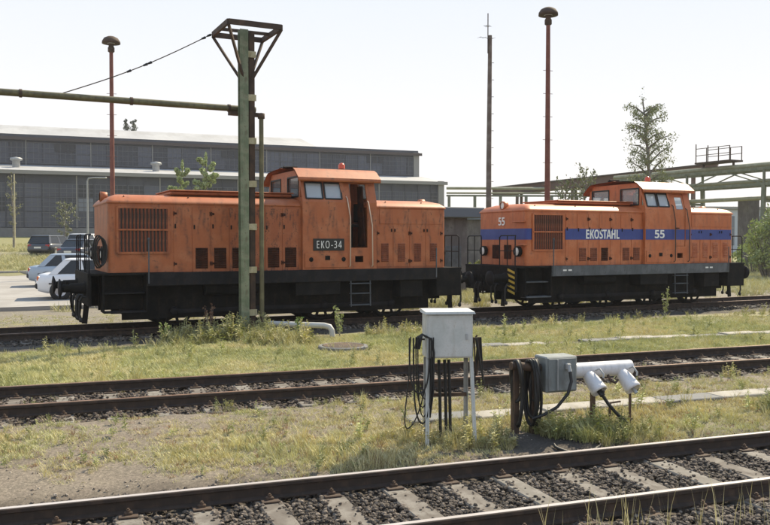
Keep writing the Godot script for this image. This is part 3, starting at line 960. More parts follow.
	for i in 4:
		var ax: float = (4.36 + [-2.85, -0.95, 0.95, 2.85][i]) * k
		for s in [-1.0, 1.0]:
			var T := Transform3D(Basis(Vector3.RIGHT, s * PI / 2), Vector3(ax, 0.55, s * 0.69))
			st = mb()
			lathe(st, [Vector2(0.58, 0.0), Vector2(0.575, 0.025), Vector2(0.55, 0.03), Vector2(0.545, 0.135), Vector2(0.47, 0.14)], 32, T)
			var wh := obj("wheel", st, M.black, t)
			st = mb()
			lathe(st, [Vector2(0.0, 0.19), Vector2(0.1, 0.19), Vector2(0.12, 0.15), Vector2(0.13, 0.12)], 16, T)
			for q in 10:
				var a := TAU * q / 10
				bar(st, T * Vector3(cos(a) * 0.1, 0.09, sin(a) * 0.1), T * Vector3(cos(a) * 0.48, 0.08, sin(a) * 0.48), 0.06, 0.05, Vector3(0, 0, s))
			obj("spokes", st, M.black, wh)
			st = mb()
			bbox(st, Vector3(ax + 0.68 * k, 0.55, s * 0.76), Vector3(0.1, 0.5, 0.09), 0.02)
			bar(st, Vector3(ax + 0.66 * k, 0.75, s * 0.74), Vector3(ax + 0.6 * k, 1.1, s * 0.74), 0.05, 0.06)
			obj("brake_block", st, M.black, t)
	for s in [-1.0, 1.0]:
		st = mb()
		for i in 3:
			var xa: float = (4.36 + [-2.85, -0.95, 0.95, 2.85][i]) * k
			var xb: float = (4.36 + [-2.85, -0.95, 0.95, 2.85][i + 1]) * k
			bar(st, Vector3(xa, 0.4, s * 1.0), Vector3(xb, 0.4, s * 1.0), 0.05, 0.1)
		for i in 4:
			var xa: float = (4.36 + [-2.85, -0.95, 0.95, 2.85][i]) * k
			lathe(st, [Vector2(0.0, 0.08), Vector2(0.1, 0.08), Vector2(0.11, 0.0)], 14, Transform3D(Basis(Vector3.RIGHT, s * PI / 2), Vector3(xa, 0.4, s * 0.98)))
		obj("coupling_rod", st, M.frame_a, t)
		st = mb()
		tube(st, [Vector3(2.2 * k, 0.93, s * 1.12), Vector3(3.5 * k, 0.93, s * 1.12)], 0.17, 14)
		obj("air_tank", st, M.black, t)
		st = mb()
		bbox(st, Vector3(5.0 * k, 0.88, s * 1.15), Vector3(1.2 * k, 0.36, 0.5), 0.02)
		obj("battery_box", st, M.black, t)
		st = mb()
		bbox(st, Vector3(7.65 * k, 0.82, s * 1.12), Vector3(0.7, 0.5, 0.45), 0.02)
		obj("sand_box", st, M.black, t)
		# steps below the cab door
		st = mb()
		for x in [d0 - 0.02, d1 + 0.06]:
			tube(st, [Vector3(x, 1.06, s * 1.44), Vector3(x, 0.38, s * 1.46)], 0.016, 6)
		for y in [0.42, 0.72, 0.98]:
			bbox(st, Vector3((d0 + d1) / 2 + 0.02, y, s * 1.42), Vector3(d1 - d0 + 0.1, 0.025, 0.16), 0.005)
		obj("cab_steps", st, M.frame_b, t)
		# corner step of the long end: an open well with a low tread
		st = mb()
		bbox(st, Vector3(0.34 * k, 0.45, s * 1.3), Vector3(0.92 * k, 0.04, 0.3), 0.006)
		bbox(st, Vector3(0.34 * k, 0.88, s * 1.15), Vector3(0.92 * k, 0.035, 0.3), 0.006)
		obj("corner_step", st, M.frame_b if two else M.frame_a, t)
		st = mb()
		box(st, Vector3(0.36 * k, 0.92, s * 0.98), Vector3(0.96 * k, 0.84, 0.04))
		box(st, Vector3(0.83 * k, 0.9, s * 1.2), Vector3(0.04, 0.9, 0.42))
		box(st, Vector3(-0.12, 0.9, s * 1.2), Vector3(0.04, 0.9, 0.42))
		obj("step_well", st, M.black, t)
		st = mb()
		bbox(st, Vector3(L + 0.03, 0.96, s * 1.18), Vector3(0.78, 0.76, 0.44), 0.015)
		obj("end_step_box", st, M.black, t)
		# upright grab rail at the step well
		st = mb()
		tube(st, [Vector3(0.86 * k, 1.1, s * 1.47), Vector3(0.86 * k, 2.12, s * 1.47)], 0.017, 6)
		lathe(st, [Vector2(0.0, 0.04), Vector2(0.03, 0.02), Vector2(0.03, -0.02), Vector2(0.0, -0.04)], 8, Transform3D(Basis.IDENTITY, Vector3(0.86 * k, 2.14, s * 1.47)))
		obj("step_rail", st, M.frame_b, t)
		st = mb()
		tube(st, [Vector3(L - 0.4, 1.1, s * 1.47), Vector3(L - 0.4, 1.9, s * 1.47)], 0.017, 6)
		obj("step_rail", st, M.frame_b, t)
	# --- ends
	for e in [[-0.42, -1.0], [L + 0.42, 1.0]]:
		var x: float = e[0]; var f: float = e[1]
		st = mb()
		bbox(st, Vector3(x, 0.98, 0), Vector3(0.08, 0.76, 2.72), 0.01)
		obj("buffer_beam", st, M.black, t)
		for z in [-0.875, 0.875]:
			st = mb()
			var T := Transform3D(Basis(Vector3(0, 0, 1), f * -PI / 2), Vector3(x + f * 0.04, 1.0, z))
			lathe(st, [Vector2(0.17, 0.0), Vector2(0.17, 0.03), Vector2(0.125, 0.04), Vector2(0.12, 0.33), Vector2(0.09, 0.34), Vector2(0.09, 0.5)], 20, T)
			var bf := obj("buffer", st, M.black, t)
			st = mb()
			lathe(st, [Vector2(0.0, 0.5), Vector2(0.1, 0.5), Vector2(0.225, 0.545), Vector2(0.225, 0.57), Vector2(0.12, 0.59), Vector2(0.0, 0.595)], 24, T)
			obj("buffer_head", st, M.frame_a, bf)
		st = mb()
		bar(st, Vector3(x + f * 0.02, 1.0, 0), Vector3(x + f * 0.3, 1.0, 0), 0.06, 0.12)
		tube(st, [Vector3(x + f * 0.3, 0.98, 0), Vector3(x + f * 0.38, 1.04, 0), Vector3(x + f * 0.36, 1.12, 0)], 0.035, 8)
		tube(st, [Vector3(x + f * 0.24, 0.95, -0.06), Vector3(x + f * 0.28, 0.7, -0.06), Vector3(x + f * 0.26, 0.5, 0), Vector3(x + f * 0.28, 0.7, 0.06), Vector3(x + f * 0.24, 0.95, 0.06)], 0.022, 6)
		obj("screw_coupling", st, M.black, t)
		for z in [-0.55, -0.35, 0.35, 0.55, 1.08]:
			st = mb()
			tube(st, [Vector3(x + f * 0.03, 0.8, z), Vector3(x + f * 0.13, 0.82, z), Vector3(x + f * 0.19, 0.7, z), Vector3(x + f * 0.2, 0.42, z), Vector3(x + f * 0.16, 0.3, z)], 0.025, 7)
			lathe(st, [Vector2(0.0, -0.06), Vector2(0.045, -0.04), Vector2(0.045, 0.04), Vector2(0.0, 0.06)], 8, Transform3D(Basis.IDENTITY, Vector3(x + f * 0.16, 0.28, z)))
			obj("brake_hose", st, M.rubber, t)
		for s in [-1.0, 1.0]:
			st = mb()
			bar(st, Vector3(x, 0.62, s * 0.75), Vector3(x + f * 0.05, 0.16, s * 0.75), 0.05, 0.12)
			obj("rail_guard", st, M.black, t)
			st = mb()
			var z: float = s * 1.3
			var xi := x - f * 0.34
			tube(st, [Vector3(x, 1.36, z), Vector3(x, 2.2, z), Vector3(x - f * 0.04, 2.25, z * 0.98), Vector3(x - f * 0.02, 2.25, s * 0.55), Vector3(x, 2.2, s * 0.5), Vector3(x, 1.36, s * 0.5)], 0.018, 6)
			tube(st, [Vector3(x, 1.8, z), Vector3(x, 1.8, s * 0.5)], 0.014, 6)
			tube(st, [Vector3(x, 1.36, s * 0.9), Vector3(x, 2.24, s * 0.9)], 0.014, 6)
			obj("end_railing", st, M.frame_a, t)
	# coiled hose hung on the long end
	if not two:
		st = mb()
		for q in 3:
			var pts := []
			for a in 15:
				var th := TAU * a / 14
				pts.append(Vector3(-0.2 + 0.03 * q + cos(th) * 0.12, 1.85 + sin(th) * (0.38 - 0.03 * q), 1.18 + 0.04 * q))
			tube(st, pts, 0.02, 6)
		obj("hung_hose", st, M.rubber, t)
	# --- markings
	if two:
		for s in [-1.0, 1.0]:
			var y0 := 2.13; var hh := 0.33
			for q in [[1.42 * k, c0 - 0.002, hw + 0.018], [c0 + 0.02, d0 - 0.01, cw + 0.004], [d1 + 0.01, c1 - 0.02, cw + 0.004], [c1 + 0.03, L - 0.13, hw + 0.017], [d0 + 0.02, d1 - 0.02, cw - 0.008]]:
				st = mb()
				box(st, Vector3((q[0] + q[1]) / 2, y0 + hh / 2, s * q[2]), Vector3(q[1] - q[0], hh, 0.004))
				obj("blue_stripe", st, M.blue, t)
		st = mb()
		var ring0 := rrect(-0.006, 0.6, -hw - 0.006, hw + 0.006, 0.14, 2.13)
		var ring1 := rrect(-0.006, 0.6, -hw - 0.006, hw + 0.006, 0.14, 2.46)
		for i in range(5, 18 - 1):
			quad(st, ring0[i], ring0[i + 1], ring1[i + 1], ring1[i])
		for zz in [-1.0, 1.0]:
			box(st, Vector3(0.167, 2.295, zz * (hw + 0.004)), Vector3(0.06, 0.33, 0.004))
		obj("blue_stripe", st, M.blue, t)
		lettering(t, "company_lettering", "EKOSTAHL", 0.27, Vector3(2.9 * k, 2.29, hw + 0.022), M.white_paint, 0.0, 0.76, -2)
		lettering(t, "running_number", "55", 0.25, Vector3(5.2 * k, 2.3, cw + 0.008), M.white_paint, 0.0, 1.15)
		lettering(t, "nose_number", "55", 0.24, Vector3(-0.012, 2.68, 0.0), M.white_paint, -PI / 2)
		for q in [1.3, 1.5, 7.3, 7.5]:
			st = mb()
			box(st, Vector3(q * k, 1.22, 1.457), Vector3(0.13, 0.045, 0.004))
			obj("data_plate", st, M.white_paint, t)
		# hazard stripes on the near corner of the beam
		st = mb()
		for q in 5:
			slab(st, Vector3(-0.464, 0.62 + q * 0.15, 0.98), Vector3(-0.464, 0.62 + q * 0.15 - 0.09, 1.34), Vector3(-0.464, 0.69 + q * 0.15 - 0.09, 1.34), Vector3(-0.464, 0.69 + q * 0.15, 0.98), 0.004)
		obj("hazard_stripes", st, M.yellow, t)
	else:
		st = mb()
		bbox(st, Vector3(5.27 * k, 2.0, cw + 0.012), Vector3(0.86, 0.31, 0.02), 0.004)
		var np := obj("number_plate", st, M.rubber, t)
		lettering(np, "plate_lettering", "EKO-34", 0.19, Vector3(5.27 * k, 2.0, cw + 0.026), M.white_paint, 0.0, 0.66, 7)
	return t

func hinges(parent: Node, x: float, y0: float, y1: float, z: float):
	var st := mb()
	tube(st, [Vector3(0, -0.05, 0), Vector3(0, 0.05, 0)], 0.014, 6)
	box(st, Vector3(0.035, 0, -0.004), Vector3(0.06, 0.05, 0.012))
	var m := mesh_of(st)
	for y in [y0, y1]: inst("hinge", m, M.louvre, parent, Vector3(x, y, z))

func louvre(parent: Node, at: Vector3, w: float, h: float, s: float, m: Material):
	var st := mb()
	box(st, at, Vector3(w, h, 0.006))
	var n := int(h / 0.055)
	for i in n:
		box(st, at + Vector3(0, -h / 2 + (i + 0.5) * h / n, s * 0.012), Vector3(w - 0.02, 0.03, 0.02), Basis(Vector3.RIGHT, s * 0.6))
	obj("louvre", st, m, parent)

# ---------------------------------------------------------------- yard furniture
func make_pylon():
	var p := Vector3(-3.28, 0, -19.77)
	p.y = ground_h(p.x, p.z)
	var t := thing("steel_pylon", "tall green twin-column steel pylon with square bracket on top", "pylon", p, ANG_L)
	var H := 7.22
	var st: SurfaceTool
	for q in [[-0.1, 0.06], [0.13, -0.08]]:
		st = mb()
		var x: float = q[0]; var z: float = q[1]
		box(st, Vector3(x, H / 2, z + 0.09), Vector3(0.2 if x < 0 else 0.13, H, 0.014))
		box(st, Vector3(x, H / 2, z - 0.09), Vector3(0.2 if x < 0 else 0.13, H, 0.014))
		box(st, Vector3(x, H / 2, z), Vector3(0.012, H, 0.166))
		obj("column", st, M.green_steel if x < 0 else M.rust_steel, t)
	for i in 7:
		st = mb()
		bbox(st, Vector3(0.07, 0.55 + i * 1.02, 0.055), Vector3(0.3, 0.15, 0.012), 0.003)
		obj("batten_plate", st, M.cream_steel, t)
	var c := [Vector3(-0.62, H, 0.68), Vector3(0.64, H, 0.68), Vector3(0.62, H, -0.72), Vector3(-0.62, H, -0.7)]
	for i in 4:
		st = mb()
		bar(st, c[i], c[(i + 1) % 4], 0.06, 0.12)
		obj("bracket_beam", st, M.rust_steel, t)
	for i in 4:
		st = mb()
		bar(st, c[i] - Vector3(0, 0.05, 0), Vector3(-0.1 if c[i].x < 0 else 0.1, H - 1.15, 0.1 if c[i].z > 0 else -0.1), 0.055, 0.055)
		obj("bracket_strut", st, M.rust_steel, t)
	for z in [-0.16]:
		st = mb()
		bar(st, Vector3(-0.62, H + 0.02, z), Vector3(0.63, H + 0.02, z), 0.05, 0.07)
		obj("bracket_beam", st, M.rust_steel, t)
	st = mb()
	bbox(st, Vector3(-0.05, 0.02, 0.1), Vector3(1.3, 0.3, 1.0), 0.03)
	obj("footing", st, M.concrete, t)
	# steam pipe down the column
	var P := func(x: float, y: float, z: float) -> Vector3: return p + Basis(Vector3.UP, ANG_L) * Vector3(x, y, z)
	var dp := thing("heating_pipe", "yellow-green pipe down the pylon turning grey along the ground", "pipe", P.call(0.32, 0.0, 0.12), ANG_L)
	st = mb()
	tube(st, [Vector3(0, 5.2, 0), Vector3(0, 3, 0), Vector3(0, 1.0, 0), Vector3(0, 0.45, 0)], 0.055, 12)
	obj("riser", st, M.olive_pipe, dp)
	st = mb()
	lathe(st, [Vector2(0.0, 0.08), Vector2(0.085, 0.06), Vector2(0.085, -0.06), Vector2(0.0, -0.08)], 12, Transform3D(Basis.IDENTITY, Vector3(0, 5.22, 0)))
	obj("flange", st, M.rust_steel, dp)
	st = mb()
	tube(st, [Vector3(0, 0.46, 0), Vector3(0.01, 0.36, 0.01), Vector3(0.06, 0.3, 0.03), Vector3(0.16, 0.28, 0.07)], 0.062, 12)
	obj("elbow", st, M.rust_steel, dp)
	st = mb()
	tube(st, [Vector3(0.15, 0.28, 0.07), Vector3(0.6, 0.28, 0.5), Vector3(1.18, 0.28, 1.05), Vector3(1.28, 0.25, 1.13), Vector3(1.32, 0.17, 1.17), Vector3(1.33, 0.0, 1.18), Vector3(1.33, -0.2, 1.18)], 0.068, 12)
	obj("ground_run", st, M.pipe_grey, dp)
	# overhead pipe to the left
	var op := thing("overhead_pipe", "rusty olive pipe running overhead from the pylon to the left edge", "pipe", P.call(0, 0, 0.0), ANG_L)
	st = mb()
	tube(st, [Vector3(0.3, 5.42, -0.28), Vector3(-2, 5.42, -0.28), Vector3(-2.05, 5.42, -0.28), Vector3(-20, 5.42, -0.28)], 0.075, 12)
	obj("pipe_run", st, M.olive_pipe, op)
	for x in [-0.35, -2.6, -4.9]:
		st = mb()
		tube(st, [Vector3(x - 0.03, 5.42, -0.28), Vector3(x + 0.03, 5.42, -0.28)], 0.092, 12)
		obj("pipe_collar", st, M.rust_steel, op)
	st = mb()
	bar(st, Vector3(-0.35, 5.3, -0.28), Vector3(0.42, 5.3, -0.28), 0.2, 0.08)
	obj("saddle", st, M.rust_steel, op)
	# wire
	var wr := thing("overhead_wire", "thin sagging wire with insulators from pylon top to overhead pipe", "wire", P.call(0, 0, 0), ANG_L)
	var a := Vector3(-0.66, H, -0.66)
	var b := Vector3(-4.05, 5.49, -0.28)
	var pts := []
	for i in 13:
		var f := i / 12.0
		pts.append(a.lerp(b, f) - Vector3(0, sin(f * PI) * 0.1, 0))
	st = mb()
	tube(st, pts, 0.012, 5)
	obj("strand", st, M.rust_steel, wr)
	for f in [0.02, 0.06, 0.44, 0.47, 0.58]:
		st = mb()
		var q := a.lerp(b, f) - Vector3(0, sin(f * PI) * 0.1, 0)
		var dir := (b - a).normalized()
		tube(st, [q - dir * 0.05, q - dir * 0.02, q + dir * 0.02, q + dir * 0.05], 0.032, 8, 0.02)
		obj("insulator", st, M.rubber, wr)
	# manhole cover
	var mp := Vector3(-0.87, 0, -17.2)
	mp.y = ground_h(mp.x, mp.z)
	var mh := thing("manhole", "round concrete manhole cover lying in the grass by the pipe end", "manhole", mp)
	st = mb()
	lathe(st, [Vector2(0.52, -0.15), Vector2(0.52, 0.07), Vector2(0.5, 0.085), Vector2(0.44, 0.085)], 28, Transform3D.IDENTITY, -1)
	obj("ring", st, M.hall_base, mh)
	st = mb()
	lathe(st, [Vector2(0.435, 0.0), Vector2(0.435, 0.075), Vector2(0.42, 0.09), Vector2(0.0, 0.095)], 28, Transform3D.IDENTITY, -1)
	obj("lid", st, M.rust_steel, mh)

func hang(a: Vector3, b: Vector3, sag: float, n := 12, sway := 0.0) -> Array:
	var out := []
	for i in n + 1:
		var f := float(i) / n
		out.append(a.lerp(b, f) + Vector3(sin(f * PI) * sway, -sag * 4.0 * f * (1.0 - f), sin(f * PI * 2) * sway * 0.4))
	return out

func make_cabinet():
	var p := Vector3(0.74, 0, -9.85)
	p.y = ground_h(p.x, p.z)
	var A := 0.12
	var t := thing("electrical_cabinet", "white metal electrical cabinet on splayed angle-iron legs", "cabinet", p, A)
	var st := mb()
	bbox(st, Vector3(0, 1.25, 0), Vector3(0.55, 0.52, 0.32), 0.008)
	var body := obj("housing", st, M.cabinet, t)
	st = mb()
	bbox(st, Vector3(0, 1.25, 0.163), Vector3(0.52, 0.49, 0.014), 0.005)
	var dr := obj("door", st, M.cabinet, t)
	st = mb()
	box(st, Vector3(0.2, 1.24, 0.175), Vector3(0.022, 0.07, 0.014))
	obj("lock", st, M.galv, dr)
	st = mb()
	hexa(st, [Vector3(-0.3, 1.51, -0.19), Vector3(0.3, 1.51, -0.19), Vector3(0.3, 1.51, 0.2), Vector3(-0.3, 1.51, 0.2), Vector3(-0.29, 1.55, -0.18), Vector3(0.29, 1.55, -0.18), Vector3(0.29, 1.535, 0.19), Vector3(-0.29, 1.535, 0.19)])
	obj("lid", st, M.cabinet, t)
	for s in [-1.0, 1.0]:
		st = mb()
		box(st, Vector3(s * 0.245, 0.45, -0.1), Vector3(0.045, 1.05, 0.006))
		box(st, Vector3(s * 0.265, 0.45, -0.08), Vector3(0.006, 1.05, 0.045))
		obj("leg", st, M.galv, t)
		st = mb()
		bar(st, Vector3(s * 0.245, 1.0, 0.14), Vector3(s * 0.27 , -0.06, 0.26), 0.04, 0.012, Vector3(s, 0, 0))
		bar(st, Vector3(s * 0.262, 1.0, 0.14), Vector3(s * 0.287, -0.06, 0.26), 0.008, 0.04, Vector3(s, 0, 0))
		obj("strut", st, M.cabinet, t)
	st = mb()
	box(st, Vector3(0, 0.52, -0.07), Vector3(0.5, 0.045, 0.03))
	obj("crossbar", st, M.rust_steel, t)
	for x in [-0.1, -0.03, 0.02]:
		st = mb()
		tube(st, [Vector3(x, 0.95, 0.0), Vector3(x + 0.01, 0.5, 0.02), Vector3(x + 0.02, -0.1, 0.02)], 0.02, 7)
		obj("feed_cable", st, M.rubber, t)
	for s in [-1.0, 1.0]:
		st = mb()
		tube(st, [Vector3(s * 0.26, 1.2, 0.02), Vector3(s * 0.33, 1.2, 0.02), Vector3(s * 0.36, 1.24, 0.02)], 0.012, 6)
		obj("cable_hook", st, M.rust_steel, t)
	# cables hung on the hooks: things of their own
	var cb := thing("hanging_cable", "black cables looped over the left hook of the white cabinet", "cable", p, A, "cables on the white cabinet")
	for i in 6:
		st = mb()
		var x0 := -0.29 - rng.randf() * 0.09
		var low: float = [0.16, 0.3, 0.42, 0.52, 0.24, 0.6][i]
		var pts := []
		for q in 19:
			var f := q / 18.0
			var ang := PI * (1.0 - f)
			var wv := 0.055 + 0.012 * i
			pts.append(Vector3(x0 + cos(ang) * wv * (1.0 if i != 0 else 1.9) - (0.14 * sin(f * PI) if i == 0 else 0.0), 1.24 - (1.24 - low) * pow(sin(f * PI), 0.45), 0.08 + 0.03 * i + 0.02 * f))
		tube(st, pts, 0.008 if i < 4 else 0.011, 6)
		obj("cable_loop", st, M.rubber, cb)
	st = mb()
	for i in 4:
		tube(st, [Vector3(-0.4 + i * 0.012, 1.1, 0.1 + i * 0.02), Vector3(-0.38 + i * 0.014, 1.23, 0.1 + i * 0.02), Vector3(-0.32, 1.27, 0.1 + i * 0.02), Vector3(-0.25 + i * 0.01, 1.22, 0.12 + i * 0.02), Vector3(-0.22 + i * 0.01, 1.06, 0.12 + i * 0.02), Vector3(-0.225 + i * 0.008, 0.6, 0.12 + i * 0.02), Vector3(-0.24, 0.3, 0.12 + i * 0.02)], 0.013, 6)
	obj("cable_bundle", st, M.rubber, cb)
	var cc := thing("hanging_cable", "thin dark cables looped over the right hook of the white cabinet", "cable", p, A, "cables on the white cabinet")
	for i in 4:
		st = mb()
		tube(st, hang(Vector3(0.3 + i * 0.012, 1.22, 0.05 + 0.02 * i), Vector3(0.36 + i * 0.012, 1.22, 0.05), [0.62, 0.45, 0.3, 0.55][i], 14, 0.03 * (i - 1)), 0.01, 6)
		obj("cable_loop", st, M.rust_steel if i == 1 else M.rubber, cc)

func make_socket_stand():
	var p := Vector3(1.72, 0, -10.2)
	p.y = ground_h(p.x, p.z) + 0.11
	var t := thing("socket_stand", "low grey junction box with white cylinder and two hanging sockets", "socket stand", p, ANG_F)
	var st: SurfaceTool
	for x in [-0.13, 0.13]:
		st = mb()
		box(st, Vector3(x, 0.24, 0), Vector3(0.07, 1.0, 0.09))
		obj("post", st, M.rust_steel, t)
	st = mb()
	tube(st, [Vector3(-0.2, 0.74, 0.02), Vector3(-0.1, 0.74, 0.02), Vector3(0.1, 0.7, 0.0), Vector3(0.4, 0.69, 0)], 0.05, 10)
	obj("arm", st, M.rust_steel, t)
	st = mb()
	bbox(st, Vector3(0.44, 0.62, 0.0), Vector3(0.44, 0.44, 0.3), 0.015)
	var bx := obj("junction_box", st, M.box_grey, t)
	st = mb()
	bbox(st, Vector3(0.44, 0.62, 0.155), Vector3(0.39, 0.4, 0.016), 0.006)
	obj("cover", st, M.box_grey, bx)
	st = mb()
	bbox(st, Vector3(0.36, 0.62, 0.18), Vector3(0.012, 0.38, 0.03), 0.003)
	bbox(st, Vector3(0.5, 0.72, 0.19), Vector3(0.06, 0.08, 0.06), 0.01)
	tube(st, [Vector3(0.5, 0.74, 0.2), Vector3(0.5, 0.66, 0.24)], 0.024, 8)
	obj("cable_gland", st, M.galv, bx)
	st = mb()
	tube(st, [Vector3(0.64, 0.63, 0), Vector3(0.66, 0.63, 0), Vector3(1.52, 0.63, 0), Vector3(1.545, 0.63, 0)], 0.098, 20)
	obj("cylinder", st, M.white_enamel, t)
	for i in 2:
		var x: float = [0.88, 1.38][i]
		var T := Transform3D(Basis.from_euler(Vector3(-0.75, 0, 0.22)), Vector3(x, 0.58, 0.05))
		st = mb()
		lathe(st, [Vector2(0.0, 0.05), Vector2(0.06, 0.04), Vector2(0.075, 0.0), Vector2(0.095, -0.1), Vector2(0.102, -0.22), Vector2(0.108, -0.24), Vector2(0.1, -0.27), Vector2(0.085, -0.27), Vector2(0.08, -0.2), Vector2(0.0, -0.2)], 18, T)
		var so := obj("socket_hood", st, M.white_enamel, t)
		st = mb()
		tube(st, [T * Vector3(0.06, -0.02, 0.09), T * Vector3(0.1, -0.03, 0.13), T * Vector3(0.1, -0.12, 0.13), T * Vector3(0.09, -0.15, 0.1)], 0.012, 6)
		obj("handle", st, M.galv, so)
		st = mb()
		tube(st, [T * Vector3(0, -0.19, 0), T * Vector3(0, -0.33, 0)], 0.035 if i == 0 else 0.025, 8)
		obj("plug", st, M.rubber if i == 0 else M.galv, so)
	st = mb()
	tube(st, [Vector3(1.14, 0.57, 0.1), Vector3(1.16, 0.5, 0.14), Vector3(1.22, 0.47, 0.15), Vector3(1.28, 0.5, 0.12)], 0.016, 6)
	obj("hook", st, M.rust_steel, t)
	st = mb()
	box(st, Vector3(1.0, 0.15, -0.02), Vector3(0.05, 0.85, 0.05))
	obj("prop", st, M.rust_steel, t)
	# hoses
	var hb := thing("hose_coil", "thick black hoses coiled over the arm of the socket stand", "hose", p, ANG_F)
	for i in 9:
		st = mb()
		var pts := []
		var cx := (-0.15 + 0.02 * i) if i < 4 else (0.05 + 0.024 * (i - 4))
		var low := rng.randf_range(0.0, 0.16) - 0.06
		if i in [0, 6]: low = 0.3
		var rx := rng.randf_range(0.05, 0.1)
		var slant := rng.randf_range(-0.05, 0.05)
		for q in 25:
			var a := TAU * q / 24.0
			var y := (0.8 + low) / 2 + cos(a) * (0.8 - low) / 2
			pts.append(Vector3(cx + slant * (0.8 - y) / 0.8 + sin(a) * 0.025 + 0.015 * cos(a * 3.0 + i), y, sin(a) * (rx + 0.03 * sin(a * 2.0 + i)) + 0.04))
		tube(st, pts, rng.randf_range(0.018, 0.024), 7)
		obj("hose_turn", st, M.rubber, hb)
	st = mb()
	tube(st, [Vector3(0.5, 0.66, 0.24), Vector3(0.5, 0.55, 0.27), Vector3(0.45, 0.4, 0.27), Vector3(0.32, 0.24, 0.24), Vector3(0.16, 0.15, 0.2), Vector3(0.02, 0.1, 0.16)], 0.02, 8)
	obj("feed_hose", st, M.rubber, hb)
	var T0 := Transform3D(Basis.from_euler(Vector3(-0.75, 0, 0.22)), Vector3(0.88, 0.58, 0.05))
	var e := T0 * Vector3(0, -0.33, 0)
	var pc := thing("power_cable", "black cable hanging from the left white socket down to the ground", "cable", p, ANG_F)
	st = mb()
	tube(st, [e + Vector3(0, 0.06, 0), e, e + Vector3(0.06, -0.1, 0.03), e + Vector3(0.18, -0.24, 0.06), e + Vector3(0.32, -0.36, 0.08)], 0.022, 8)
	obj("cable_run", st, M.rubber, pc)
	var gl := thing("ground_cable", "black cable lying in a loop on bare earth before the stand", "cable", p, ANG_F)
	st = mb()
	var pts := []
	for q in 16:
		var a := -1.2 + 4.6 * q / 15.0
		var wp := Vector3(0.36 + cos(a) * 0.3, 0.0, 0.62 + sin(a) * 0.17)
		var g := p + Basis(Vector3.UP, ANG_F) * wp
		pts.append(Vector3(wp.x, ground_h(g.x, g.z) - p.y + 0.02, wp.z))
	tube(st, pts, 0.018, 7)
	obj("cable_run", st, M.rubber, gl)
	# rusty fork beside the stand
	var q := FP(6.5, 9.0)
	q.y = ground_h(q.x, q.z)
	var fk := thing("cable_rest", "small rusty fork stand for cables right of the sockets", "cable rest", q, ANG_F)
	st = mb()
	box(st, Vector3(0.12, 0.26, 0), Vector3(0.025, 0.56, 0.025))
	obj("upright", st, M.rust_steel, fk)
	st = mb()
	box(st, Vector3(-0.2, 0.11, 0.02), Vector3(0.025, 0.36, 0.025))
	bar(st, Vector3(-0.2, 0.28, 0.02), Vector3(-0.04, 0.29, 0.02), 0.02, 0.02)
	obj("upright", st, M.rust_steel, fk)
	st = mb()
	bar(st, Vector3(-0.22, 0.04, 0.02), Vector3(0.14, 0.05, 0.02), 0.03, 0.03)
	obj("crosspiece", st, M.rust_steel, fk)
	st = mb()
	tube(st, [Vector3(0.12, 0.44, 0), Vector3(0.17, 0.4, 0), Vector3(0.22, 0.4, 0), Vector3(0.25, 0.45, 0), Vector3(0.25, 0.52, 0)], 0.012, 6)
	obj("fork", st, M.rust_steel, fk)
	# oil-dark bare earth needs nothing more: the ground carries it

func make_slab_paths():
	var st := mb()
	bbox(st, Vector3.ZERO, Vector3(0.97, 0.12, 0.38), 0.012)
	var m := mesh_of(st)
	var a := thing("cable_trough", "row of pale concrete slabs passing behind the low socket stand", "cable trough", FP(0, 9.9), ANG_F)
	for i in 16:
		var u := 4.35 + i * 0.98
		var w := FP(u, 9.9)
		var s := inst("slab", m, M.concrete if i % 4 else M.hall_base, a, Vector3(u, ground_h(w.x, w.z) - 0.018 + rng.randf_range(-0.008, 0.008), rng.randf_range(-0.012, 0.012)), rng.randf_range(-0.01, 0.01))
	var b := thing("cable_trough", "half buried concrete slabs in the grass before the right locomotive", "cable trough", FP(0, 15.95), ANG_F)
	for i in 20:
		if i in [2, 9]: continue
		var u := 8.0 + i * 0.98
		var w := FP(u, 15.95)
		inst("slab", m, M.concrete if i % 3 else M.hall_base, b, Vector3(u, ground_h(w.x, w.z) - 0.03 + rng.randf_range(-0.012, 0.008), rng.randf_range(-0.03, 0.03)), rng.randf_range(-0.02, 0.02))

# ---------------------------------------------------------------- masts
func mast(label: String, px: float, d: float, top: float):
	var x := (px - 385.0) / 830.0 * d
	var p := Vector3(x, ground_h(x, -d) , -d)
	var h := CAM_H + (240.0 - top) / 830.0 * d - p.y
	var t := thing("floodlight_mast", label, "lamp post", p, 0.3, "floodlight masts behind the locomotives")
	var st := mb()
	tube(st, [Vector3(0, -0.3, 0), Vector3(0, h - 0.75, 0)], 0.15, 10, 0.1)
	obj("pole", st, M.mast_red, t)
	st = mb()
	lathe(st, [Vector2(0.1, -0.85), Vector2(0.17, -0.8), Vector2(0.17, -0.6), Vector2(0.12, -0.5), Vector2(0.2, -0.4)], 14, Transform3D(Basis.IDENTITY, Vector3(0, h, 0)))
	obj("neck", st, M.rust_steel, t)
	st = mb()
	lathe(st, [Vector2(0.2, -0.36), Vector2(0.47, -0.38), Vector2(0.46, -0.26), Vector2(0.36, -0.1), Vector2(0.18, -0.01), Vector2(0.0, 0.0)], 20, Transform3D(Basis.IDENTITY, Vector3(0, h, 0)))
	var hd := obj("lamp_hood", st, M.rust_steel, t)
	st = mb()
	lathe(st, [Vector2(0.0, -0.5), Vector2(0.12, -0.47), Vector2(0.2, -0.37)], 14, Transform3D(Basis.IDENTITY, Vector3(0, h, 0)))
	obj("lamp_glass", st, M.lens, hd)
	st = mb()
	bar(st, Vector3(-0.25, 0, 0), Vector3(0.25, 0, 0), 0.02, 0.02)
	var rm := mesh_of(st)
	for i in 7:
		inst("climbing_rung", rm, M.mast_red, t, Vector3(0, h - 3.0 - i * 1.1, 0))

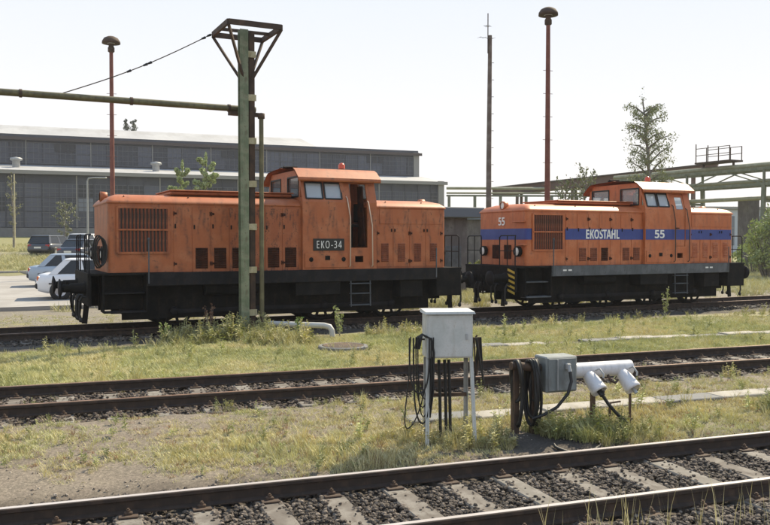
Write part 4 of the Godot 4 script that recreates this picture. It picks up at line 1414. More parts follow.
func make_masts():
	mast("rust red mast with mushroom floodlight behind the left locomotive's nose", 113.0, 44.0, 38.0)
	mast("rust red mast with mushroom floodlight behind the right locomotive's hood", 547.0, 40.0, 9.5)
	var d := 37.0
	var x := (488.5 - 385.0) / 830.0 * d
	var t := thing("aerial_pole", "weathered wooden pole with television aerials between the two locomotives", "pole", Vector3(x, ground_h(x, -d), -d), 0.2)
	var h := CAM_H + (240.0 - 37.0) / 830.0 * d - t.position.y
	var st := mb()
	tube(st, [Vector3(0, -0.3, 0), Vector3(0, h * 0.5, 0), Vector3(0.04, h, 0)], 0.14, 10, 0.085)
	obj("pole", st, M.wood_pole, t)
	st = mb()
	tube(st, [Vector3(-0.08, h - 0.8, 0.06), Vector3(-0.08, h + 0.95, 0.06)], 0.022, 6)
	obj("aerial_mast", st, M.rust_steel, t)
	for q in [[h - 0.15, -0.45, 0.3, 0.3], [h + 0.35, -0.3, 0.12, 1.0]]:
		st = mb()
		var b := Basis(Vector3.UP, q[3])
		bar(st, Vector3(-0.08, q[0], 0.06) + b * Vector3(q[1], 0, 0), Vector3(-0.08, q[0], 0.06) + b * Vector3(q[2], 0.04, 0), 0.018, 0.018)
		for i in 4:
			var c := Vector3(-0.08, q[0], 0.06) + b * Vector3(lerpf(q[1], q[2], i / 3.0), 0.04 * i / 3.0, 0)
			bar(st, c + b * Vector3(0, -0.0, -0.14), c + b * Vector3(0, 0.0, 0.14), 0.01, 0.01)
		obj("aerial", st, M.galv, t)
	for i in 9:
		st = mb()
		bar(st, Vector3(0.0, h - 1.2 - i * 0.75, 0), Vector3(0.22, h - 1.2 - i * 0.75, 0), 0.02, 0.02)
		obj("pole_step", st, M.rust_steel, t)
	# street lamp by the hall
	d = 72.0
	x = (88.0 - 385.0) / 830.0 * d
	var sl := thing("street_lamp", "slender grey street lamp with curved arm before the dark hall", "street lamp", Vector3(x, ground_h(x, -d), -d))
	var sh := CAM_H + (240.0 - 178.0) / 830.0 * d - sl.position.y
	st = mb()
	tube(st, [Vector3(0, -0.2, 0), Vector3(0, sh * 0.5, 0), Vector3(0, sh - 0.3, 0), Vector3(0.1, sh - 0.05, 0), Vector3(0.5, sh, 0), Vector3(1.0, sh, 0)], 0.09, 8, 0.05)
	obj("post", st, M.galv, sl)
	st = mb()
	bbox(st, Vector3(1.3, sh, 0), Vector3(0.75, 0.13, 0.26), 0.05)
	obj("luminaire", st, M.galv, sl)

# ---------------------------------------------------------------- factory hall and far structures
func make_hall():
	var dirx := Vector2(2115.0, 830.0).normalized()
	var ang := atan2(dirx.y, dirx.x)
	# right front corner of the aisle stands where the photograph shows the hall end
	var D0 := 121.0
	var c := Vector3((443.0 - 385.0) / 830.0 * D0, 0, -D0)
	var base_y := 2.4
	var t := thing("factory_hall", "long dark glazed factory hall with pale roofs behind the yard", "building", Vector3(c.x, base_y, c.z), ang)
	var LEN := 92.0
	var eave1 := 10.6 - base_y      # lower aisle eave
	var setback := 9.0
	var eave2 := 15.6 - base_y
	var st: SurfaceTool
	st = mb()
	box(st, Vector3(-LEN / 2, 0.6, -setback / 2 + 0.1), Vector3(LEN + 0.2, 1.5, setback + 0.2))
	obj("plinth", st, M.hall_base, t)
	st = mb()
	box(st, Vector3(-LEN / 2, (1.3 + eave1) / 2, -setback / 2 - 0.05), Vector3(LEN, eave1 - 1.3, setback))
	obj("aisle_wall", st, M.hall_wall, t)
	st = mb()
	box(st, Vector3(-LEN / 2, (eave1 + eave2) / 2, -setback - 10.0), Vector3(LEN, eave2 - eave1 + 1.0, 20.0))
	obj("upper_wall", st, M.hall_wall, t)
	st = mb()
	slab(st, Vector3(-LEN - 0.5, eave1 + 0.05, 0.5), Vector3(0.5, eave1 + 0.05, 0.5), Vector3(0.5, eave1 + 1.5, -setback), Vector3(-LEN - 0.5, eave1 + 1.5, -setback), 0.25)
	obj("aisle_roof", st, M.hall_roof, t)
	st = mb()
	box(st, Vector3(-LEN / 2, eave1 - 0.12, 0.42), Vector3(LEN + 1.0, 0.45, 0.2))
	obj("aisle_fascia", st, M.hall_trim, t)
	st = mb()
	slab(st, Vector3(-LEN - 0.5, eave2 + 0.1, -setback + 0.6), Vector3(0.4, eave2 + 0.1, -setback + 0.6), Vector3(0.4, eave2 + 0.6, -setback - 10.0), Vector3(-LEN - 0.5, eave2 + 0.6, -setback - 10.0), 0.25)
	obj("upper_roof", st, M.hall_roof, t)
	st = mb()
	box(st, Vector3(-LEN / 2, eave2 - 0.1, -setback + 0.5), Vector3(LEN + 0.8, 0.4, 0.2))
	obj("upper_fascia", st, M.eave_dark, t)
	# raised roof on the left two thirds, with a handrail
	st = mb()
	var rx := -16.0
	slab(st, Vector3(-LEN - 0.5, eave2 + 0.45, -setback - 0.6), Vector3(rx, eave2 + 0.45, -setback - 0.6), Vector3(rx, eave2 + 2.9, -setback - 10.5), Vector3(-LEN - 0.5, eave2 + 2.9, -setback - 10.5), 0.3)
	obj("raised_roof", st, M.hall_roof, t)
	st = mb()
	box(st, Vector3((rx - LEN) / 2, eave2 + 0.28, -setback - 0.6), Vector3(LEN + rx, 0.3, 0.15))
	obj("raised_fascia", st, M.eave_dark, t)
	# glazed bays: mullions, panes
	var bay := 2.0
	var n := int(LEN / bay)
	var pst := mb()
	box(pst, Vector3.ZERO, Vector3(bay - 0.16, 1.0, 0.06))
	var pane_m := mesh_of(pst)
	var bst := mb()
	box(bst, Vector3.ZERO, Vector3(0.13, 1.0, 0.14))
	var bar_m := mesh_of(bst)
	var rows := [[1.5, 3.2, 0.0], [3.4, 5.0, 0.0], [5.2, 6.7, 0.0]]
	for r in rows.size():
		for i in n:
			if rows[r][0] > eave1: continue
			var gm: Material = M.hall_glass[[0, 1, 0, 3, 1, 2, 0, 1][rng.randi() % 8]]
			if rng.randf() < 0.03: gm = M.hall_glass[4]
			var o := inst("window_pane", pane_m, gm, t, Vector3(-(i + 0.5) * bay, (rows[r][0] + rows[r][1]) / 2, 0.0))
			o.scale.y = rows[r][1] - rows[r][0]
	for i in n + 1:
		var o := inst("mullion", bar_m, M.hall_wall if i % 5 else M.hall_trim, t, Vector3(-i * bay, (1.4 + eave1 - 0.4) / 2, 0.02))
		o.scale.y = eave1 - 1.8
	var y0 := eave1 + 1.75
	for i in n:
		var gm: Material = M.hall_glass[[0, 2, 0, 1, 2, 0, 1, 2][rng.randi() % 8]]
		if rng.randf() < 0.05: gm = M.hall_glass[4]
		for q in [[y0, y0 + 1.25], [y0 + 1.42, y0 + 2.7]]:
			var o := inst("clerestory_pane", pane_m, gm, t, Vector3(-(i + 0.5) * bay, (q[0] + q[1]) / 2, -setback + 0.02))
			o.scale.y = q[1] - q[0]
		if i % 11 == 3:
			for w in 3:
				var o2 := inst("open_vent", pane_m, M.hall_glass[3], t, Vector3(-(i + 0.2 + w * 0.45) * bay, y0 + 2.1, -setback + 0.12))
				o2.scale = Vector3(0.38, 1.0, 1.0)
	for i in n + 1:
		if i % 4 == 0:
			var o := inst("downpipe", bar_m, M.hall_trim, t, Vector3(-i * bay, (eave1 + eave2) / 2 + 0.3, -setback + 0.12))
			o.scale = Vector3(0.8, eave2 - eave1 - 0.6, 1)
	# fine glazing bars over the panes, too small to pick apart
	st = mb()
	for i in range(0, int(LEN / 0.66)):
		box(st, Vector3(-0.33 - i * 0.66, 4.1, 0.05), Vector3(0.07, 5.2, 0.05))
		box(st, Vector3(-0.33 - i * 0.66, y0 + 1.35, -setback + 0.08), Vector3(0.07, 2.7, 0.05))
	for y in [1.5, 2.1, 2.65, 3.25, 3.95, 4.5, 5.1, 5.7, 6.2, 6.75]:
		box(st, Vector3(-LEN / 2, y, 0.055), Vector3(LEN, 0.08, 0.05))
	for y in [y0, y0 + 0.62, y0 + 1.33, y0 + 2.0, y0 + 2.7]:
		box(st, Vector3(-LEN / 2, y, -setback + 0.085), Vector3(LEN, 0.08, 0.05))
	obj("glazing_bars", st, M.bar_grey, t).set_meta("kind", "stuff")
	# end pilasters
	st = mb()
	box(st, Vector3(-0.4, eave1 / 2 + 0.4, 0.1), Vector3(0.9, eave1 - 0.4, 0.3))
	obj("corner_pier", st, M.hall_trim, t)
	st = mb()
	box(st, Vector3(-0.4, (eave1 + eave2) / 2 + 0.4, -setback + 0.1), Vector3(0.9, eave2 - eave1 - 0.4, 0.3))
	obj("corner_pier", st, M.hall_trim, t)
	# roof fans on the aisle roof
	for x in [-40.0, -57.0, -74.0]:
		st = mb()
		lathe(st, [Vector2(0.45, 0.0), Vector2(0.45, 0.9), Vector2(0.75, 1.0), Vector2(0.7, 1.25), Vector2(0.0, 1.4)], 12, Transform3D(Basis.IDENTITY, Vector3(x, eave1 + 0.7, -4.5)))
		obj("roof_fan", st, M.galv, t)

func make_far():
	var st: SurfaceTool
	# small shed between the locomotives
	var d := 34.0
	var p := Vector3((467.0 - 385.0) / 830.0 * d, 0, -d)
	p.y = ground_h(p.x, p.z)
	var sh := thing("brick_shed", "small grey rendered shed with flat roof glimpsed between the locomotives", "shed", p, ANG_L)
	st = mb()
	box(st, Vector3(-2.5, 1.5, -2.0), Vector3(5.0, 3.3, 4.0))
	obj("wall", st, M.shed_wall, sh)
	st = mb()
	bbox(st, Vector3(-2.3, 3.35, -1.9), Vector3(5.8, 0.42, 4.6), 0.03)
	obj("roof", st, M.shed_roof, sh)
	st = mb()
	box(st, Vector3(-0.75, 1.0, 0.02), Vector3(0.9, 2.0, 0.05))
	obj("door", st, M.frame_b, sh)
	# low blue-grey hall roof behind
	d = 62.0
	p = Vector3((500.0 - 385.0) / 830.0 * d, 0.0, -d)
	p.y = ground_h(p.x, p.z) - 0.2
	var lh := thing("low_workshop", "low blue-grey workshop roof between the pole and left locomotive", "building", p, ANG_L)
	st = mb()
	box(st, Vector3(-5, 1.9, -4), Vector3(12, 3.8, 8))
	obj("wall", st, M.shed_wall, lh)
	st = mb()
	prism(st, PackedVector2Array([Vector2(-4.4, 3.8), Vector2(4.4, 3.8), Vector2(4.4, 4.0), Vector2(0, 4.7), Vector2(-4.4, 4.0)]), -6.4, 6.4, Transform3D(Basis(Vector3(0, 0, -1), Vector3.UP, Vector3(1, 0, 0)), Vector3(-5, 0, -4)))
	obj("roof", st, M.shed_roof, lh)
	# pipe bridge from the far middle to the right edge
	var A := Vector3(23.6, 0, -80.0)
	var B := Vector3(36.0, 0, -58.0)
	var dv := B - A
	var ang := atan2(-dv.z, dv.x)
	var len := dv.length()
	var g0 := 0.4
	var t := thing("pipe_bridge", "green steel pipe bridge on trestles crossing behind the right locomotive", "pipe bridge", Vector3(A.x, g0, A.z), ang)
	var H := 7.6
	for z in [-1.0, 1.0]:
		for y in [H, H - 1.25]:
			st = mb()
			bar(st, Vector3(-1.2, y, z), Vector3(len + 14, y, z), 0.16, 0.24)
			obj("girder", st, M.bridge_green, t)
	var nb := 6
	for i in nb:
		var x := i * 7.6
		for z in [-1.0, 1.0]:
			st = mb()
			bar(st, Vector3(x, -0.5, z * 1.25), Vector3(x, H - 1.2, z), 0.28, 0.28, Vector3.RIGHT)
			obj("leg", st, M.bridge_green, t)
			st = mb()
			bar(st, Vector3(x, H - 1.2, z), Vector3(x, H, z), 0.16, 0.16, Vector3.RIGHT)
			bar(st, Vector3(x + 0.2, H - 1.2, z), Vector3(x + 3.7, H - 0.05, z), 0.09, 0.09)
			bar(st, Vector3(x + 3.9, H - 0.05, z), Vector3(x + 7.4, H - 1.2, z), 0.09, 0.09)
			obj("bracing", st, M.bridge_green, t)
		st = mb()
		bar(st, Vector3(x, H - 2.6, -1.05), Vector3(x, H - 2.6, 1.05), 0.2, 0.2)
		bar(st, Vector3(x, 1.0, -1.2), Vector3(x, H - 2.7, 1.05), 0.08, 0.08)
		obj("cross_brace", st, M.bridge_green, t)
	for q in [[H + 0.32, 0.6, 0.2], [H + 0.28, -0.3, 0.16], [H - 0.95, 0.5, 0.14], [H - 2.35, 0.5, 0.17]]:
		st = mb()
		tube(st, [Vector3(-1.5, q[0], q[1]), Vector3(len + 14, q[0], q[1])], q[2], 10)
		obj("pipe", st, M.bridge_pipe, t)
	# railed platform on it
	var px := len * 0.417
	st = mb()
	box(st, Vector3(px, H + 0.85, 0.6), Vector3(3.6, 0.14, 1.6))
	for x in [-1.5, 1.5]:
		bar(st, Vector3(px + x, H + 0.1, 0.6), Vector3(px + x, H + 0.8, 0.6), 0.14, 0.14, Vector3.RIGHT)
	obj("platform", st, M.rust_steel, t)
	st = mb()
	for x in [-1.7, -0.6, 0.6, 1.7]:
		for z in [-0.15, 1.35]: bar(st, Vector3(px + x, H + 0.9, z), Vector3(px + x, H + (2.5 if x < -1 else 2.1), z), 0.06, 0.06, Vector3.RIGHT)
	for y in [H + 1.5, H + 2.08]:
		for z in [-0.15, 1.35]: bar(st, Vector3(px - 1.7, y, z), Vector3(px + 1.7, y, z), 0.05, 0.05)
	obj("platform_railing", st, M.rust_steel, t)
	# low pipe rack across the middle distance
	var rk := thing("pipe_rack", "low yellow-green pipe rack on short posts beyond the gap between locomotives", "pipe rack", Vector3(7.1, 0.5, -96.0), 0.06)
	for q in [[7.75, 0.16], [7.2, 0.11]]:
		st = mb()
		tube(st, [Vector3(0, q[0], 0), Vector3(19.0, q[0], 0)], q[1], 9)
		obj("pipe", st, M.bridge_pipe, rk)
	st = mb()
	bar(st, Vector3(0, 6.9, 0), Vector3(19.0, 6.9, 0), 0.3, 0.2)
	obj("beam", st, M.bridge_green, rk)
	for i in 7:
		st = mb()
		bar(st, Vector3(0.3 + i * 3.0, -0.5, 0), Vector3(0.3 + i * 3.0, 6.8, 0), 0.3, 0.3, Vector3.RIGHT)
		obj("post", st, M.bridge_green, rk)
	# dark conveyor gallery behind
	A = Vector3(14.2, 0, -100.0)
	B = Vector3(36.0, 0, -90.0)
	dv = B - A
	var cg := thing("conveyor_gallery", "brown enclosed conveyor gallery climbing to the right behind the right locomotive", "gallery", Vector3(A.x, 0.4, A.z), atan2(-dv.z, dv.x))
	var gl := dv.length()
	st = mb()
	bar(st, Vector3(-1, 7.6, 0), Vector3(gl, 9.6, 0), 2.2, 0.9)
	obj("gallery_tube", st, M.gallery, cg)
	st = mb()
	bar(st, Vector3(-1.2, 8.1, 0), Vector3(gl, 10.1, 0), 2.6, 0.12)
	obj("gallery_roof", st, M.eave_dark, cg)
	for i in 4:
		var lx := 2.0 + i * 6.5
		for z in [-0.9, 0.9]:
			st = mb()
			bar(st, Vector3(lx, -0.5, z * 1.4), Vector3(lx, 7.4 + 2.0 * lx / gl, z), 0.3, 0.3, Vector3.RIGHT)
			obj("leg", st, M.gallery, cg)
	# concrete pillar building at the right
	d = 70.0
	p = Vector3((748.0 - 385.0) / 830.0 * d, 0.3, -d)
	var pl := thing("concrete_tower", "grey concrete stair block standing under the pipe bridge", "building", p, 0.2)
	st = mb()
	bbox(st, Vector3(0, 2.7, 0), Vector3(1.1, 5.6, 1.4), 0.03)
	obj("wall", st, M.shed_wall, pl)
	st = mb()
	box(st, Vector3(0.1, 1.0, 0.72), Vector3(0.7, 2.0, 0.06))
	obj("door", st, M.frame_b, pl)
	# pale hall beyond
	d = 118.0
	p = Vector3((690.0 - 385.0) / 830.0 * d, 0.4, -d)
	var ph := thing("pale_hall", "pale hall with tall window strips beyond the pipe bridge", "building", p, 0.15)
	st = mb()
	box(st, Vector3(9, 3.1, -4), Vector3(26, 6.4, 8))
	obj("wall", st, M.pale_hall, ph)
	st = mb()
	bbox(st, Vector3(9, 6.45, -4), Vector3(26.8, 0.4, 8.8), 0.05)
	obj("roof", st, M.hall_trim, ph)
	for i in 9:
		st = mb()
		box(st, Vector3(-2.5 + i * 2.8, 3.2, 0.03), Vector3(1.7, 4.2, 0.08))
		var wn := obj("window", st, M.hall_glass[4], ph)
		st = mb()
		for y in [2.2, 3.6]: box(st, Vector3(-2.5 + i * 2.8, y, 0.09), Vector3(1.7, 0.12, 0.04))
		obj("transom", st, M.hall_trim, wn)

# ---------------------------------------------------------------- cars
func car(label: String, p: Vector3, turn: float, m: Material, tail: Material, estate: bool, group := "cars parked behind the left locomotive"):
	p.y = p.y if p.y != 0.0 else ground_h(p.x, p.z)
	var t := thing("parked_car", label, "car", p, turn, group)
	# x forward, rear at x = 0
	var L := 4.2
	var st := mb()
	st.set_smooth_group(1)
	var secs := [[0.0, 0.42, 0.72, 0.72], [0.06, 0.3, 0.86, 0.78], [0.35, 0.22, 0.92, 0.83], [1.0, 0.2, 0.93, 0.84], [2.6, 0.2, 0.9, 0.84], [3.3, 0.22, 0.86, 0.82], [3.9, 0.26, 0.74, 0.79], [4.15, 0.34, 0.62, 0.72], [4.2, 0.42, 0.55, 0.66]]
	var rings := []
	for s in secs:
		var x: float = s[0]; var b: float = s[1]; var tp: float = s[2]; var w: float = s[3]
		var r := []
		for q in [[-0.9, 0.0], [-1.0, 0.15], [-1.0, 0.62], [-0.96, 0.85], [-0.85, 1.0], [0.85, 1.0], [0.96, 0.85], [1.0, 0.62], [1.0, 0.15], [0.9, 0.0]]:
			r.append(Vector3(x, lerpf(b, tp, q[1]), w * q[0]))
		rings.append(r)
	loft(st, rings)
	obj("body", st, m, t)
	# greenhouse: glass volume with painted roof and pillars
	var rx0 := 0.35 if estate else 0.95      # roof rear
	var bx0 := 0.08 if estate else 0.42      # glass foot at the rear
	var rx1 := 2.35; var bx1 := 3.12
	var rw := 0.6; var bw := 0.76; var by := 0.9; var ry := 1.38
	st = mb()
	hexa(st, [Vector3(bx0, by, -bw), Vector3(bx1, by, -bw), Vector3(bx1, by, bw), Vector3(bx0, by, bw), Vector3(rx0, ry, -rw), Vector3(rx1, ry, -rw), Vector3(rx1, ry, rw), Vector3(rx0, ry, rw)])
	obj("glazing", st, M.car_glass, t)
	st = mb()
	st.set_smooth_group(1)
	loft(st, [rrect(rx0 - 0.05, rx1 + 0.06, -rw - 0.03, rw + 0.03, 0.08, ry - 0.02), rrect(rx0 - 0.02, rx1 + 0.02, -rw, rw, 0.08, ry + 0.03), rrect(rx0 + 0.15, rx1 - 0.2, -rw + 0.15, rw - 0.15, 0.08, ry + 0.055)])
	obj("roof", st, m, t)
	for s in [-1.0, 1.0]:
		st = mb()
		for q in [[bx0, rx0, 0.2], [1.45, 1.4, 0.09], [bx1 - 0.02, rx1, 0.08]]:
			slab(st, Vector3(q[0] - 0.02, by - 0.02, s * (bw + 0.008)), Vector3(q[0] + q[2] + 0.05, by - 0.02, s * (bw + 0.008)), Vector3(q[1] + q[2], ry, s * (rw + 0.012)), Vector3(q[1] - 0.04, ry, s * (rw + 0.012)), 0.02)
		obj("pillars", st, m, t)
		st = mb()
		bbox(st, Vector3(2.05, 0.56, s * 0.85), Vector3(3.3, 0.05, 0.03), 0.008)
		obj("side_moulding", st, M.trim_black, t)
		st = mb()
		bbox(st, Vector3(2.75, 0.98, s * 0.88), Vector3(0.12, 0.12, 0.14), 0.03)
		obj("mirror", st, M.trim_black, t)
		st = mb()
		bbox(st, Vector3(0.06, 0.74, s * 0.62), Vector3(0.1, 0.17, 0.28), 0.03)
		obj("tail_light", st, tail, t)
		for x in [0.78, 3.3]:
			st = mb()
			var T := Transform3D(Basis(Vector3.RIGHT, s * PI / 2), Vector3(x, 0.3, s * 0.7))
			lathe(st, [Vector2(0.0, 0.0), Vector2(0.36, 0.0), Vector2(0.36, 0.148), Vector2(0.0, 0.148)], 18, T)
			obj("wheel_arch", st, M.trim_black, t)
			st = mb()
			lathe(st, [Vector2(0.2, 0.0), Vector2(0.3, 0.02), Vector2(0.3, 0.14), Vector2(0.27, 0.165), Vector2(0.19, 0.165)], 20, T)
			var w := obj("wheel", st, M.tyre, t)
			st = mb()
			lathe(st, [Vector2(0.0, 0.16), Vector2(0.06, 0.165), Vector2(0.16, 0.15), Vector2(0.19, 0.168)], 16, T)
			obj("rim", st, M.rim, w)
	st = mb()
	bbox(st, Vector3(0.02, 0.48, 0), Vector3(0.14, 0.2, 1.5), 0.04)
	obj("bumper", st, m if estate else M.trim_black, t)
	st = mb()
	box(st, Vector3(-0.058, 0.62, 0), Vector3(0.012, 0.11, 0.5))
	obj("number_plate", st, M.plate_white, t)

func make_cars():
	var P := func(px: float, d: float) -> Vector3: return Vector3((px - 385.0) / 830.0 * d, 0.0, -d)
	var a: Vector3 = P.call(37.0, 29.6)
	a.y = ramp(l_of(a.x, a.z).y, [[23.5, 0.0], [50.3, 0.2]]) + 0.13
	car("white hatchback with orange tail light nearest the left locomotive", a, ANG_L - 0.1, car_paint(0.7, 0.71, 0.73), M.tail_orange, false)
	a = P.call(28.0, 36.5)
	a.y = ramp(l_of(a.x, a.z).y, [[23.5, 0.0], [50.3, 0.2]]) + 0.13
	car("silver blue saloon parked behind the white hatchback", a, ANG_L - 0.08, car_paint(0.3, 0.36, 0.43), M.tail, false)
	car("black hatchback seen from behind on the grass bank", P.call(38.0, 55.0), PI / 2 - 0.12, car_paint(0.012, 0.016, 0.025), M.tail, true)
	car("dark blue saloon seen from behind beside the black hatchback", P.call(68.0, 52.5), PI / 2 - 0.14, car_paint(0.018, 0.025, 0.045), M.tail, false)
	car("white car half hidden beyond the dark blue saloon", P.call(76.0, 58.5), PI / 2 - 0.1, car_paint(0.62, 0.62, 0.64), M.tail, true)

# ---------------------------------------------------------------- plants
func leaf_cloud(st: SurfaceTool, c: Vector3, r: Vector3, n: int, size: float, ca: Color, cb: Color):
	for i in n:
		var d := Vector3(rng.randfn(), rng.randfn(), rng.randfn()).normalized() * pow(rng.randf(), 0.45)
		var p := c + d * r
		var b := Basis.from_euler(Vector3(rng.randf() * TAU, rng.randf() * TAU, rng.randf() * TAU))
		var s := size * rng.randf_range(0.6, 1.3)
		st.set_color(ca.lerp(cb, rng.randf()))
		var q := [p + b * Vector3(0, 0, -s), p + b * Vector3(s * 0.5, s * 0.08, 0), p + b * Vector3(0, 0, s), p + b * Vector3(-s * 0.5, s * 0.08, 0)]
		quad(st, q[0], q[1], q[2], q[3])

func tree(called: String, label: String, p: Vector3, h: float, spread: float, density: int, leaf: float, ca: Color, cb: Color, bare := 0.25, group := "", slim := 1.0):
	var t := thing(called, label, "tree", p, 0.0, group)
	var st := mb()
	var pts := []
	for i in 7:
		var f := i / 6.0
		pts.append(Vector3(sin(f * 3.0 + p.x) * 0.05 * h * f * 0.6, f * h * 0.97 - 0.1, cos(f * 2.3) * 0.03 * h * f))
	tube(st, pts, minf(h, 12.0) * 0.018, 8, minf(h, 12.0) * 0.003)
	var lv := mb()
	var nl := 15 if h < 9.0 or h > 15.0 else 40
	for i in nl:
		var f := lerpf(bare, 0.94, (i + rng.randf()) / nl)
		var s: Vector3 = pts[0].lerp(pts[6], 0.0)
		var k := f * 6.0
		s = pts[int(k)].lerp(pts[mini(int(k) + 1, 6)], k - int(k))
		var a := i * 2.4 + rng.randf() * 0.8
		var reach := spread * (0.3 + 0.75 * sin(PI * clampf((f - bare) / (1.0 - bare) * 0.85 + 0.1, 0.0, 1.0))) * rng.randf_range(0.6, 1.05)
		var e := s + Vector3(cos(a) * reach, reach * rng.randf_range(0.35, 0.9) * slim, sin(a) * reach)
		tube(st, [s, s.lerp(e, 0.5) + Vector3(0, reach * 0.12, 0), e], h * 0.006, 5, h * 0.0015)
		for j in 5:
			var c := s.lerp(e, 0.35 + 0.17 * j) + Vector3(rng.randfn() * 0.12, rng.randfn() * 0.1 - 0.05, rng.randfn() * 0.12) * reach
			var rr := reach * rng.randf_range(0.16, 0.3) + 0.05 * spread
			leaf_cloud(lv, c, Vector3(rr, rr * 0.85, rr), density, leaf, ca, cb)
	leaf_cloud(lv, pts[6], Vector3(spread * 0.12, h * 0.08, spread * 0.12), density, leaf, ca, cb)
	obj("trunk", st, M.bark, t)
	obj("crown", lv, M.leaf, t)

func shrub(called: String, label: String, p: Vector3, h: float, w: float, blobs: int, per: int, leaf: float, ca: Color, cb: Color, group := ""):
	var t := thing(called, label, "shrub", p, 0.0, group)
	var st := mb()
	var lv := mb()
	for i in blobs:
		var a := rng.randf() * TAU
		var r := sqrt(rng.randf()) * w * 0.5
		var y := h * rng.randf_range(0.25, 0.95) * (1.0 - 0.35 * r / (w * 0.5))
		var c := Vector3(cos(a) * r, y, sin(a) * r)
		tube(st, [Vector3(c.x * 0.2, -0.05, c.z * 0.2), Vector3(c.x * 0.6, y * 0.6, c.z * 0.6), c], h * 0.008, 5, h * 0.003)
		leaf_cloud(lv, c, Vector3(w * 0.13, h * 0.1, w * 0.13), per, leaf, ca, cb)
	obj("stems", st, M.bark, t)
	obj("foliage", lv, M.leaf, t)

func at_px(px: float, d: float) -> Vector3:
	var x := (px - 385.0) / 830.0 * d
	return Vector3(x, ground_h(x, -d), -d)

func make_trees():
	tree("birch_tree", "loose grey-green birch standing behind the right locomotive's cab", at_px(647.0, 43.0), 9.9, 1.35, 50, 0.05, Color(0.13, 0.145, 0.08), Color(0.3, 0.31, 0.19), 0.3)
	tree("young_birch", "taller of two young bright birches before the dark hall", at_px(204.0, 60.0), 7.3, 0.85, 110, 0.1, Color(0.26, 0.31, 0.14), Color(0.44, 0.48, 0.25), 0.3, "", 1.4)
	tree("young_birch", "shorter of two young bright birches before the dark hall", at_px(181.0, 61.0), 6.7, 0.7, 110, 0.1, Color(0.26, 0.31, 0.14), Color(0.44, 0.48, 0.25), 0.3, "", 1.4)
	tree("sapling", "thin staked sapling nearest the left edge of the yard", at_px(14.0, 66.0), 6.2, 0.55, 5, 0.09, Color(0.2, 0.2, 0.12), Color(0.3, 0.29, 0.2), 0.3, "", 1.6)
	tree("sapling", "thin sapling between the street lamp and the left edge", at_px(65.0, 64.0), 4.0, 0.9, 8, 0.09, Color(0.14, 0.15, 0.09), Color(0.24, 0.24, 0.16), 0.3)
	for q in [[14.0, 66.0, 6.0]]:
		var p := at_px(q[0] + 1.0, q[1] - 0.4)
		var t := thing("tree_stake", "pale wooden stake beside the leftmost sapling", "stake", p)
		var st := mb()
		tube(st, [Vector3(0, -0.2, 0), Vector3(0, q[2], 0)], 0.055, 7)
		obj("stake", st, M.cream_steel, t)
	# far tree tops over the hall roof
	for q in [["left of two tiny tree tops showing over the hall roof", 128.0], ["right of two tiny tree tops showing over the hall roof", 134.5]]:
		var ft := thing("far_tree", q[0], "tree", Vector3((q[1] - 385.0) / 830.0 * 160.0, 2.6, -160.0))
		var tr := mb()
		tube(tr, [Vector3(0, -0.2, 0), Vector3(0.1, 12, 0), Vector3(0, 22.0, 0)], 0.25, 7, 0.05)
		var lv := mb()
		for k in 16: leaf_cloud(lv, Vector3(rng.randf_range(-0.35, 0.35), 19.0 + k * 0.24, rng.randf_range(-0.35, 0.35)), Vector3(0.5, 0.5, 0.5) * (1.0 if k < 12 else 0.6), 60, 0.14, Color(0.06, 0.07, 0.045), Color(0.1, 0.11, 0.07))
		obj("trunk", tr, M.bark, ft)
		obj("crown", lv, M.leaf, ft)
	# right hand greenery
	shrub("bright_shrub", "big bright green bush at the right edge behind the locomotive", at_px(768.0, 47.0), 4.6, 2.3, 60, 50, 0.09, Color(0.19, 0.23, 0.09), Color(0.34, 0.37, 0.17))
	shrub("bright_shrub", "lower bright green bush just right of the end railing", at_px(752.0, 52.0), 2.6, 2.2, 40, 50, 0.1, Color(0.22, 0.27, 0.1), Color(0.4, 0.44, 0.2))
	tree("young_birch", "wispy young tree rising behind the right locomotive's long hood", at_px(583.0, 46.0), 6.3, 0.9, 9, 0.08, Color(0.12, 0.13, 0.08), Color(0.2, 0.21, 0.13), 0.5, "", 1.6)
	tree("young_birch", "wispy young tree left of the other behind the right mast", at_px(565.0, 47.0), 5.8, 0.8, 7, 0.08, Color(0.12, 0.13, 0.08), Color(0.2, 0.21, 0.13), 0.5, "", 1.6)
	shrub("hedge_bush", "leafy bush behind the right locomotive's hood beside the mast", at_px(567.0, 48.0), 5.0, 4.6, 40, 40, 0.1, Color(0.1, 0.14, 0.05), Color(0.2, 0.24, 0.1))
	shrub("hedge_bush", "light green bush just right of the wooden aerial pole", at_px(505.0, 55.0), 5.1, 1.5, 24, 40, 0.1, Color(0.12, 0.16, 0.06), Color(0.24, 0.28, 0.12))
	shrub("hedge_bush", "yellow-green weeds in the gap between the two locomotives", at_px(474.0, 36.5), 1.6, 1.6, 30, 40, 0.07, Color(0.2, 0.22, 0.07), Color(0.33, 0.33, 0.13))

